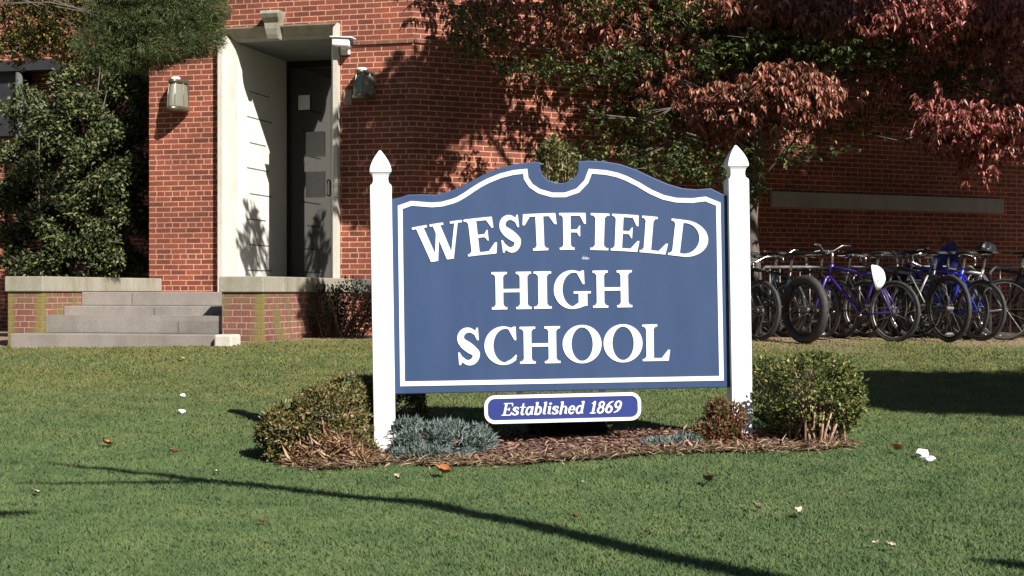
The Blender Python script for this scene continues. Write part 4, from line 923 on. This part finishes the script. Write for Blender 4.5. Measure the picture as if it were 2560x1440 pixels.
cls = [(60,50,110,60,17.6,1.),(170,60,90,60,17.5,1.),(250,40,60,50,17.6,.8),(110,110,120,35,17.6,.9),(30,120,60,40,17.6,.9),(200,130,70,30,17.6,.6),(130,-10,160,40,17.7,1.)]
cluster_leaves('crown', cls, yb_, leaf_mat('yellowing_leaves', [(0, (.02, .03, .01)), (.45, (.06, .07, .02)), (.75, (.17, .15, .035)), (1, (.26, .19, .05))], .45, .2), yt, 46, .06, .028, .3)
q = MB(); q.tube([(0, 0, -.1), (.1, 0, 2), (.3, 0, 4.8)], [.12, .1, .05], 10); q.build('trunk', bark, yt, smooth=True)
q = MB()
for px, py, rx, ry, Y_, dn in cls:
    e = at(px+rx*.4, py, Y_)-yb_; s0 = Vector((.15, 0, random.uniform(2.6, 4.4))); q.tube([s0, s0.lerp(e, .5)+Vector((0, 0, .25)), e], [.012, .008, .003], 5)
q.build('branches', bark, yt, smooth=True)
# bare bush against the wall right of the steps
bb = fw(fx(850, -1.2), -1.2, 0); bb.z = gz(bb.x, bb.y)
bl = [((-.2, 0, .32), (.26, .3, .3), 1.), ((.15, .1, .36), (.33, .3, .32), 1.4), ((.5, .1, .32), (.25, .3, .3), 1.)]
tuft_plant('deciduous_bush', 'dark twiggy bush against the brick right of the steps', 'shrub', bb, bl, leaf_mat('brown_green_leaves', [(0, (.016, .022, .010)), (.6, (.04, .045, .02)), (1, (.10, .08, .04))], .5, .15), .045, .022, 900, twig, stems=60, shell=.1)

# ================================================================== trees outside the frame whose shadows fall into it
def shade_tree(base, blobs, label, limbs=(), L=.16, trunk_top=3.0, r0=.2):
    b_ = Vector(base); t = thing('shade_tree', label, 'tree', b_); Ps = []; Ds = []
    for c, rad, n_ in blobs: p, d = ell(np.array(c)-np.array(b_), rad, n_, .0); Ps.append(p); Ds.append(d)
    P_ = np.concatenate(Ps); n_ = len(P_)
    leaves('crown', P_, rnd_dir(n_), rnd_dir(n_)+np.array([[0, 0, .5]]), L*(.6+.8*RNG.random(n_)), L*.6, grn, t)
    c0 = np.array(blobs[0][0])-np.array(b_); q = MB(); q.tube([(0, 0, -.1), (c0[0]*.1, c0[1]*.1, trunk_top), tuple(c0)], [r0, r0*.8, r0*.3], 10)
    for c, rad, _ in blobs[1:]: q.tube([(c0[0]*.1, c0[1]*.1, trunk_top), tuple(np.array(c)-np.array(b_))], [r0*.4, r0*.15], 7)
    for pts, rs in limbs: q.tube([Vector(p)-b_ for p in pts], rs, 7)
    q.build('trunk', bark, t, smooth=True); return t
def cast(px, py, h):                                  # point at height h above the lawn whose shadow lands on a photo pixel
    p = on_ground(px, py); return p+TS*(h/TS.z)
limb = [cast(x_, y_, h) for x_, y_, h in [(2100,1490,4.9),(1700,1408,4.8),(1400,1335,4.7),(1050,1262,4.6),(700,1226,4.5),(420,1196,4.4),(250,1175,4.4),(110,1162,4.4)]]
fork = [cast(x_, y_, h) for x_, y_, h in [(560,1210,4.5),(330,1212,4.5),(30,1212,4.6)]]
tb = Vector((limb[0].x+2.6, limb[0].y-2.6, 0)); tb.z = gz(tb.x, tb.y)
shade_tree(tb, [((tb.x+5, tb.y-5, 7.5), (2.2, 2.2, 1.6), 1500)], 'street tree behind the viewpoint whose bare limb shades the lawn',
           [([(tb.x+.1, tb.y, 4.0)]+[tuple(p) for p in limb], [.12, .095, .088, .082, .072, .062, .05, .034, .012]), ([tuple(p) for p in fork], [.05, .036, .016]), ([tuple(cast(x_, y_, 4.5)) for x_, y_ in ((-420, 1310), (-60, 1294), (85, 1286))], [.09, .06, .03]), ([tuple(cast(x_, y_, 4.9)) for x_, y_ in ((2420, 1406), (2560, 1424), (2900, 1450))], [.03, .07, .09])])
lc = on_ground(2440, 985)+TS*(6.5/TS.z)
shade_tree((lc.x+2.5, lc.y-1, gz(lc.x+2.5, lc.y-1)), [(tuple(lc), (1.7, 1.3, .9), 9000), ((lc.x+2.2, lc.y-.3, lc.z+.3), (2., 1.4, 1.0), 6000)], 'leafy tree off to the right casting the dark patch on the lawn')
def sunward(px, py, Y, Y2):                            # point on the sun ray through a seen point, at depth Y2
    p = at(px, py, Y); return p+TS*((Y2-Y)/TS.y)
wa = sunward(960, 400, 18.6, 14.2); wc = sunward(2250, 560, 21.2, 14.2); wd = sunward(1950, 520, 20.2, 14.2)
shade_tree((9.4, 13.5, gz(9.4, 13.5)), [(tuple(wc), (2.2, .9, 1.0), 9000), (tuple(wd), (1.0, .8, .8), 4000), ((wc.x+2.2, wc.y+.3, wc.z+.2), (1.6, 1.2, 1.2), 4000), (tuple(sunward(2250, 260, 21.3, 14.2)), (2.1, .9, 1.0), 9000), (tuple(sunward(1880, 260, 19.9, 14.2)), (.8, .7, .9), 3500), (tuple(sunward(2150, 60, 20.8, 14.2)), (2.2, .9, .9), 7000), (tuple(sunward(1700, 420, 19.2, 14.0)), (.7, .6, .6), 2500), (tuple(wa), (.75, .5, .9), 1500), (tuple(sunward(1950, 775, 20.0, 13.0)), (.9, .6, .6), 3500), (tuple(sunward(2150, 775, 20.8, 13.0)), (.9, .6, .6), 3500), (tuple(sunward(860, 760, 17.0, 12.6)), (.45, .4, .5), 1500), (tuple(sunward(632, 590, 19.6, 15.2)), (.26, .2, .30), 110), (tuple(sunward(610, 650, 19.4, 15.2)), (.3, .2, .16), 70), ((wa.x+.9, wa.y, wa.z+.8), (.7, .5, .5), 1200)], 'unseen tall tree right of the frame, its crown shaped to shade the wall behind the bicycles')  # crown clumps added along sun rays to darken wall, bush and reveal

# unseen trees added behind the viewpoint to block low sky and darken door glass
n_ = 26000; x_ = RNG.uniform(-60, 60, n_); z_ = RNG.random(n_)**.8*(12.5+2.5*np.sin(x_*.35)+1.5*np.sin(x_*.9)); P_ = np.column_stack([x_, -17+RNG.normal(0, 1.6, n_), z_-.3])
tag(leaves('sky_block_trees', P_, rnd_dir(n_), rnd_dir(n_), .8+.6*RNG.random(n_), .5+.3*RNG.random(n_), grn), 'unseen dense line of trees added behind the viewpoint to block low sky', 'trees', kind='stuff')
# ================================================================== bicycles
def bicycle(label, rear_px, base_py, Y, heading, frame_col, tyre_r=.020, R_=.335, wb=1.05, bar='flat', lean=0.0, rim_m=None, metal=False, grip_col=(.02, .02, .02), basket=False, fork_col=None, hb=.0, seat=True):
    p = at(rear_px, base_py, Y); z = gz(p.x, p.y)
    t = thing('bicycle', label, 'bicycle', (p.x, p.y, z-.004), heading, 'bicycles parked at the racks'); t.rotation_euler = (lean, 0, heading)
    fm = plain('frame_paint', frame_col, .3, .3 if metal else 0, .1); rim_m = rim_m or M['steel']; fk = plain('fork_paint', fork_col, .3, .2) if fork_col else fm
    Rc = R_                                            # outer radius
    for wx in (0, wb):
        s_ = MB()
        for k in range(14):
            a = 2*math.pi*k/14; b2 = a+.35*(-1)**k
            s_.tube([(wx+.02*math.cos(b2), .02*(-1)**k, Rc+.02*math.sin(b2)), (wx+(Rc-.05)*math.cos(a), 0, Rc+(Rc-.05)*math.sin(a))], .0022, 3, False)
        s_.tube([(wx, -.05, Rc), (wx, .05, Rc)], .022, 10)
        wh = s_.build('wheel', M['steel'], t)
        MB().torus((wx, 0, Rc), Rc-tyre_r, tyre_r, 44, 10).build('tyre', M['tyre'], wh, smooth=True)
        MB().torus((wx, 0, Rc), Rc-2*tyre_r-.006, .011, 44, 8, 1.0+tyre_r*12).build('rim', rim_m, wh, smooth=True)
    bb_ = Vector((.43, 0, .29)); seat_t = Vector((.24, 0, .78)); head_t = Vector((wb-.20, 0, .86)); head_b = Vector((wb-.16, 0, .73)); ra = Vector((0, 0, Rc))
    q = MB(); ft = .019
    q.tube([bb_, seat_t], ft, 8); q.tube([seat_t-Vector((0, 0, .05)), head_t-Vector((-.01, 0, .04))], ft, 8); q.tube([bb_, head_b], ft*1.25, 8); q.tube([head_b, head_t], ft*1.2, 8)
    off = tyre_r+.028
    for s_ in (-1, 1):
        q.tube([ra+Vector((0, s_*(off+.015), 0)), bb_+Vector((-.03, s_*.04, 0))], .010, 6); q.tube([ra+Vector((0, s_*(off+.015), 0)), seat_t+Vector((0, s_*.025, -.06))], .009, 6)
    q.build('frame', fm, t, smooth=True)
    q = MB(); q.tube([head_b+Vector((.005, -off-.01, -.02)), head_b+Vector((.005, off+.01, -.02))], .016, 8)
    for s_ in (-1, 1): q.tube([head_b+Vector((.005, s_*off, -.02)), Vector((wb-.02, s_*(off+.01), Rc+.08)), Vector((wb, s_*(off+.012), Rc))], [.015, .013, .010], 8)
    q.build('fork', fk, t, smooth=True)
    if seat:
        MB().tube([seat_t, seat_t+Vector((-.03, 0, .16))], .014, 8).build('seat_post', M['chrome'], t, smooth=True)
        sv = MB(); st2 = seat_t+Vector((-.03, 0, .175))
        secs = [(-.13, .07, .012), (-.10, .078, .03), (-.03, .06, .035), (.05, .03, .03), (.12, .02, .022), (.145, .012, .01)]
        for x_, w_, h_ in secs: sv.v += [(st2.x+x_, -w_, st2.z), (st2.x+x_, -w_*.6, st2.z+h_), (st2.x+x_, w_*.6, st2.z+h_), (st2.x+x_, w_, st2.z)]
        for i in range(len(secs)-1):
            for k in range(4): sv.f.append((i*4+k, i*4+(k+1) % 4, (i+1)*4+(k+1) % 4, (i+1)*4+k))
        sv.f += [(3, 2, 1, 0), (20, 21, 22, 23)]
        sv.build('saddle', M['black'], t, smooth=True)
    st3 = head_t+Vector((.0, 0, .06+hb)); q = MB(); q.tube([head_t, st3, st3+Vector((.06, 0, .03))], .014, 8)
    c = st3+Vector((.06, 0, .03))
    if bar == 'flat': path = [c+Vector((-.04, -.31, .015)), c+Vector((-.02, -.14, .01)), c, c+Vector((-.02, .14, .01)), c+Vector((-.04, .31, .015))]
    elif bar == 'riser': path = [c+Vector((-.08, -.32, .06)), c+Vector((-.04, -.19, .06)), c+Vector((0, -.09, 0)), c+Vector((0, .09, 0)), c+Vector((-.04, .19, .06)), c+Vector((-.08, .32, .06))]
    else: path = [c+Vector((-.02, -.21, -.13)), c+Vector((.08, -.21, -.09)), c+Vector((.09, -.21, .0)), c+Vector((0, -.2, .01)), c+Vector((0, .2, .01)), c+Vector((.09, .21, .0)), c+Vector((.08, .21, -.09)), c+Vector((-.02, .21, -.13))]
    q.tube(path, .011, 8); hbar = q.build('handlebar', M['chrome'], t, smooth=True)
    gm_ = plain('grips', grip_col, .6)
    if bar != 'drop':
        for e, f in ((path[0], path[1]), (path[-1], path[-2])): MB().tube([e, e.lerp(f, .42 if bar == 'riser' else .6)], .018, 10).build('grip', gm_, hbar, smooth=True)
        for s_ in (-1, 1): MB().tube([c+Vector((-.02, s_*.16, 0)), c+Vector((.05, s_*.2, -.015)), c+Vector((.045, s_*.29, -.02))], .006, 6).build('brake_lever', M['steel'], hbar, smooth=True)
    q = MB(); q.torus(bb_+Vector((0, -.05, 0)), .085, .006, 28, 6); q.tube([bb_+Vector((0, -.07, 0)), bb_+Vector((0, .07, 0))], .018, 8)
    q.tube([bb_+Vector((0, -.065, 0)), bb_+Vector((.12, -.07, -.11))], .011, 6); q.tube([bb_+Vector((0, .065, 0)), bb_+Vector((-.12, .07, .11))], .011, 6)
    q.tube([bb_+Vector((0, -.05, .085)), Vector((0, -.05, Rc+.04))], .004, 4); q.tube([bb_+Vector((0, -.05, -.085)), Vector((0, -.05, Rc-.04))], .004, 4)
    cr_ = q.build('crankset', M['steel'], t, smooth=True)
    for s_, dx, dz in ((-1, .12, -.11), (1, -.12, .11)): 
        o_ = bb_+Vector((dx, s_*.12, dz)); MB().box((o_.x-.045, o_.y-.045, o_.z-.01), (o_.x+.045, o_.y+.045, o_.z+.01)).build('pedal', M['black'], cr_)
    return t
H0 = R(125)
bikes = []
bikes.append(bicycle('dark mountain bicycle half hidden behind the right sign post', 1897, 843, 16.3, R(122), (.02, .02, .022), .023, .34, bar='flat', lean=R(2)))
fat = bicycle('black fat-tyre bicycle with very wide tyres', 2012, 857, 15.9, R(118), (.015, .017, .018), .046, .372, 1.1, bar='riser', rim_m=M['black'], hb=-.05)
pur = bicycle('purple mountain bicycle with silver riser handlebar', 2236, 855, 15.95, R(128), (.075, .04, .26), .020, .335, 1.05, bar='riser', metal=True, hb=.06)
wht = bicycle('black bicycle with pale grips and a silver frame tube', 2330, 846, 16.7, R(132), (.30, .30, .29), .022, .33, 1.05, bar='flat', metal=True, grip_col=(.75, .75, .72), lean=R(-3))
big = bicycle('dark grey bicycle with a large front wheel facing out', 2372, 851, 15.95, R(112), (.028, .028, .032), .024, .365, 1.1, bar='flat', rim_m=M['black'])
blu = bicycle('bright blue bicycle behind the large dark wheel', 2452, 846, 16.15, R(124), (.02, .035, .42), .020, .335, 1.05, bar='flat', grip_col=(.012, .02, .2))
rod = bicycle('grey road bicycle with drop handlebar at the right edge', 2512, 845, 16.2, R(142), (.20, .20, .21), .016, .34, 1.02, bar='drop', metal=True, rim_m=M['chrome'])
mid = bicycle('dark teal bicycle between the sign post and the fat-tyre bicycle', 1962, 842, 16.9, R(120), (.015, .03, .035), .022, .33, 1.05, bar='flat', lean=R(4))
far = bicycle('black bicycle deep among the racks behind the purple one', 2165, 842, 16.8, R(130), (.02, .025, .022), .022, .33, 1.05, bar='flat')
end = bicycle('black bicycle cut off by the right edge of the racks', 2600, 842, 16.7, R(128), (.02, .02, .02), .020, .335, 1.05, bar='flat')
ex1 = bicycle('black bicycle standing just left of the white-grip bicycle', 2290, 846, 16.9, R(126), (.02, .02, .025), .020, .335, 1.05, bar='flat', lean=R(3))
ex2 = bicycle('dark navy bicycle between the large dark wheel and the blue bicycle', 2418, 846, 16.4, R(119), (.016, .022, .22), .020, .335, 1.05, bar='riser', lean=R(-4))
ex3 = bicycle('dark bicycle with riser handlebar right of the fat-tyre bicycle', 2098, 846, 16.6, R(123), (.03, .028, .026), .020, .335, 1.05, bar='riser', lean=R(-3))
# racks: tubular frames with upright bars
def rack(px0, px1, Y, label):
    a = at(px0, 850, Y); b2 = at(px1, 850, Y); L_ = (b2-a).length; z = min(gz(a.x, Y), gz(b2.x, Y))
    t = thing('bicycle_rack', label, 'bike rack', (a.x, Y, z), 0, 'galvanised bicycle racks')
    MB().tube([(0, 0, .02), (L_, 0, .02)], .02, 8).build('bottom_rail', M['steel'], t, smooth=True)
    MB().tube([(0, 0, 0), (0, 0, .74), (.06, 0, .8), (L_-.06, 0, .8), (L_, 0, .74), (L_, 0, 0)], .02, 8).build('top_rail', M['steel'], t, smooth=True)
    MB().tube([(0, -.35, .02), (0, .35, .02)], .02, 8).build('foot', M['steel'], t, smooth=True); MB().tube([(L_, -.35, .02), (L_, .35, .02)], .02, 8).build('foot', M['steel'], t, smooth=True)
    q = MB(); k = 1
    while k*.115 < L_-.05: q.tube([(k*.115, 0, .02), (k*.115, 0, .8)], .009, 6); k += 1
    q.build('bars', M['steel'], t, smooth=True)
rack(1900, 2190, 17.1, 'galvanised bicycle rack behind the fat-tyre bicycle')
rack(2210, 2440, 17.15, 'galvanised bicycle rack behind the large dark wheel')
rack(2475, 2760, 16.9, 'galvanised bicycle rack at the right edge of the photo')
# helmets
def helmet(label, p, rz, col, rx=0.0):
    t = thing('helmet', label, 'helmet', p, rz, 'bicycle helmets hung on the bicycles'); t.rotation_euler = rx if isinstance(rx, tuple) else (rx, 0, rz)
    q = MB(); n1, n2 = 24, 9
    for j in range(n2+1):
        f = j/n2*math.pi/2
        for i in range(n1):
            a = 2*math.pi*i/n1; rb = 1-.10*(1 if (i % 4) < 2 and 1 < j < n2-1 else 0); q.v.append((.14*math.cos(f)*math.cos(a)*rb, .10*math.cos(f)*math.sin(a)*rb, .115*math.sin(f)*rb))
    for j in range(n2):
        for i in range(n1): q.f.append((j*n1+i, j*n1+(i+1) % n1, (j+1)*n1+(i+1) % n1, (j+1)*n1+i))
    o = q.build('shell', plain('helmet_shell', col, .3, var=.05), t); so = o.modifiers.new('thick', 'SOLIDIFY'); so.thickness = .02
    q = MB()
    for j in range(6):
        f = j/5*math.pi/2*.98
        for i in range(16): a = 2*math.pi*i/16; q.v.append((.118*math.cos(f)*math.cos(a), .08*math.cos(f)*math.sin(a), .004+.09*math.sin(f)))
    for j in range(5):
        for i in range(16): q.f.append((j*16+i, j*16+(i+1) % 16, (j+1)*16+(i+1) % 16, (j+1)*16+i))
    q.build('liner', M['black'], t, smooth=True)
    MB().tube([(.05, .09, .01), (.03, .05, -.09), (0, 0, -.12), (.03, -.05, -.09), (.05, -.09, .01)], .005, 5).build('strap', M['black'], t)
helmet('white bicycle helmet hanging by its strap on the purple bicycle', at(2186, 694, 15.75), R(35), (.78, .78, .76), (0, R(78), R(-22)))
hp_ = rod.matrix_basis @ Vector((.20, 0, .985)); helmet('dark vented bicycle helmet resting on the saddle of the grey road bicycle', hp_, R(60), (.022, .022, .024), R(8))
# blue bag slung on a bicycle
c = at(2368, 638, 16.6); bag = thing('cloth_bag', 'bright blue cloth bag draped over the bicycle handlebars', 'bag', c, R(-10))
q = MB(); nu, nv = 14, 12
for side_ in (1, -1):
    b0 = len(q.v)
    for j_ in range(nv):
        v_ = j_/(nv-1); wdt = .06+.10*v_**.8
        for i_ in range(nu):
            u_ = (i_/(nu-1)-.5)*2; th = .035*math.sqrt(max(0, 1-u_*u_))*math.sin(math.pi*(.12+.88*v_)*.93)
            q.v.append((u_*wdt+.012*math.sin(5*v_), -side_*th-side_*.010*math.sin(7*u_+4*v_)*(1-abs(u_)), .12-.24*v_+.035*u_*(1-v_)+.022*math.sin(5*u_+1)*v_))
    for j_ in range(nv-1):
        for i_ in range(nu-1): a_ = b0+j_*nu+i_; q.f.append((a_, a_+1, a_+nu+1, a_+nu))
q.build('pouch', plain('blue_nylon', (.010, .013, .15), .6, var=.4, scale=14), bag, smooth=True)
MB().tube([(-.09, 0, .11), (-.05, .01, .17), (.05, .01, .17), (.10, 0, .11)], .008, 6).build('strap', M['black'], bag, smooth=True)

# ================================================================== litter and fallen leaves
dry = leaf_mat('fallen_leaf', [(0, (.30, .14, .06)), (.5, (.36, .20, .09)), (1, (.42, .30, .15))], .7, .15)
pale = plain('bleached_leaf', (.50, .45, .30), .7, var=.2, scale=40); brown = plain('brown_leaf', (.16, .10, .045), .8, var=.3, scale=40); orange = plain('orange_leaf', (.42, .17, .06), .7, var=.2, scale=40)
def fallen(px, py, size, m_, label, curl=.4):
    p = on_ground(px, py); t = random.random()*6.28; q = MB(); nn = 7
    pr = [.05, .45, .8, 1.0, .85, .5, .05]
    for i in range(nn):
        s_ = (i/(nn-1)-.5)*2
        for k in (-1, -.4, 0, .4, 1): q.v.append((s_*size*.5, k*pr[i]*size*.27*(1+.15*math.sin(5*i+k)), size*(curl*.35*s_*s_+curl*.5*k*k*pr[i])+.004*math.sin(9*s_+4*k)))
    for i in range(nn-1):
        for k in range(4): q.f.append((i*5+k, i*5+k+1, (i+1)*5+k+1, (i+1)*5+k))
    o = q.build('fallen_leaf', m_, smooth=True, loc=(p.x, p.y, p.z+.032), rot=(random.uniform(-.5, .5), random.uniform(-.5, .5), t)); tag(o, label, 'leaf', 'dead leaves on the lawn'); return o
for a in [(1108, 1196, .10, orange, 'curled orange leaf on the grass below the blue juniper', .9), (268, 1122, .085, orange, 'small orange leaf on the left lawn above the branch shadow', .5),
          (90, 1247, .09, pale, 'pale flat leaf near the left edge below the branch shadow', .3), (993, 1212, .055, pale, 'tiny upright pale leaf below the left sign post', 1.0),
          (1772, 1218, .10, brown, 'dark brown curled leaf on the lawn below the barberry', .7), (1890, 1286, .075, pale, 'pale curled leaf, left of the two lying side by side on the right lawn', .6),
          (2000, 1302, .08, pale, 'pale folded leaf, right of the two lying side by side on the right lawn', .7), (2245, 1138, .10, dry, 'tan leaf on the grass beside the white crumpled paper', .8),
          (1455, 1223, .06, pale, 'small cream leaf on the grass below the middle of the sign', .5), (435, 1145, .06, brown, 'dark twisted leaf on the left lawn above the branch shadow', .9),
          (1440, 1310, .05, brown, 'brown leaf scrap beside the branch shadow mid lawn', .5), (2228, 1385, .05, pale, 'cream leaf scrap at the lower right of the lawn', .5),
          (2190, 1378, .04, pale, 'smallest cream scrap at the lower right of the lawn', .5), (545, 1193, .05, pale, 'thin pale leaf on the lawn beside the left shrub shadow', .3),
          (655, 1322, .05, dry, 'tan leaf scrap on the lower left lawn', .5), (455, 905, .07, pale, 'cream leaf on the lawn in front of the steps', .4)]:
    fallen(*a)
wp_ = plain('white_paper', (.78, .78, .76), .7, var=.05)
def paper(px, py, s_, label):
    p = on_ground(px, py); bm = bmesh.new(); bmesh.ops.create_icosphere(bm, subdivisions=2, radius=1)
    rr = np.random.default_rng(px)
    dirs = rr.normal(size=(9, 3)); offs = rr.random(9)*6
    for v in bm.verts:
        n_ = v.co.copy(); f = sum(abs(math.sin(2.2*n_.dot(Vector(d))+o)) for d, o in zip(dirs, offs))/9; v.co = Vector((n_.x*1.25, n_.y, n_.z*.8))*(.45+.9*f)*(.75+.5*rr.random())*s_
    me = bpy.data.meshes.new('paper_scrap'); bm.to_mesh(me); bm.free()
    tag(link('paper_scrap', me, wp_, None, (p.x, p.y, p.z+s_*.45+.015), (0, .2, rr.random()*3)), label, 'litter', 'white paper scraps on the lawn')
paper(2305, 1148, .032, 'crumpled white paper on the lawn right of the sign bed, left piece of a pair'); paper(2324, 1160, .025, 'small white paper crumple touching the larger one right of the bed')
paper(456, 995, .017, 'white scrap on the left lawn, farther of two in line'); paper(455, 1036, .019, 'white scrap on the left lawn, nearer of two in line')
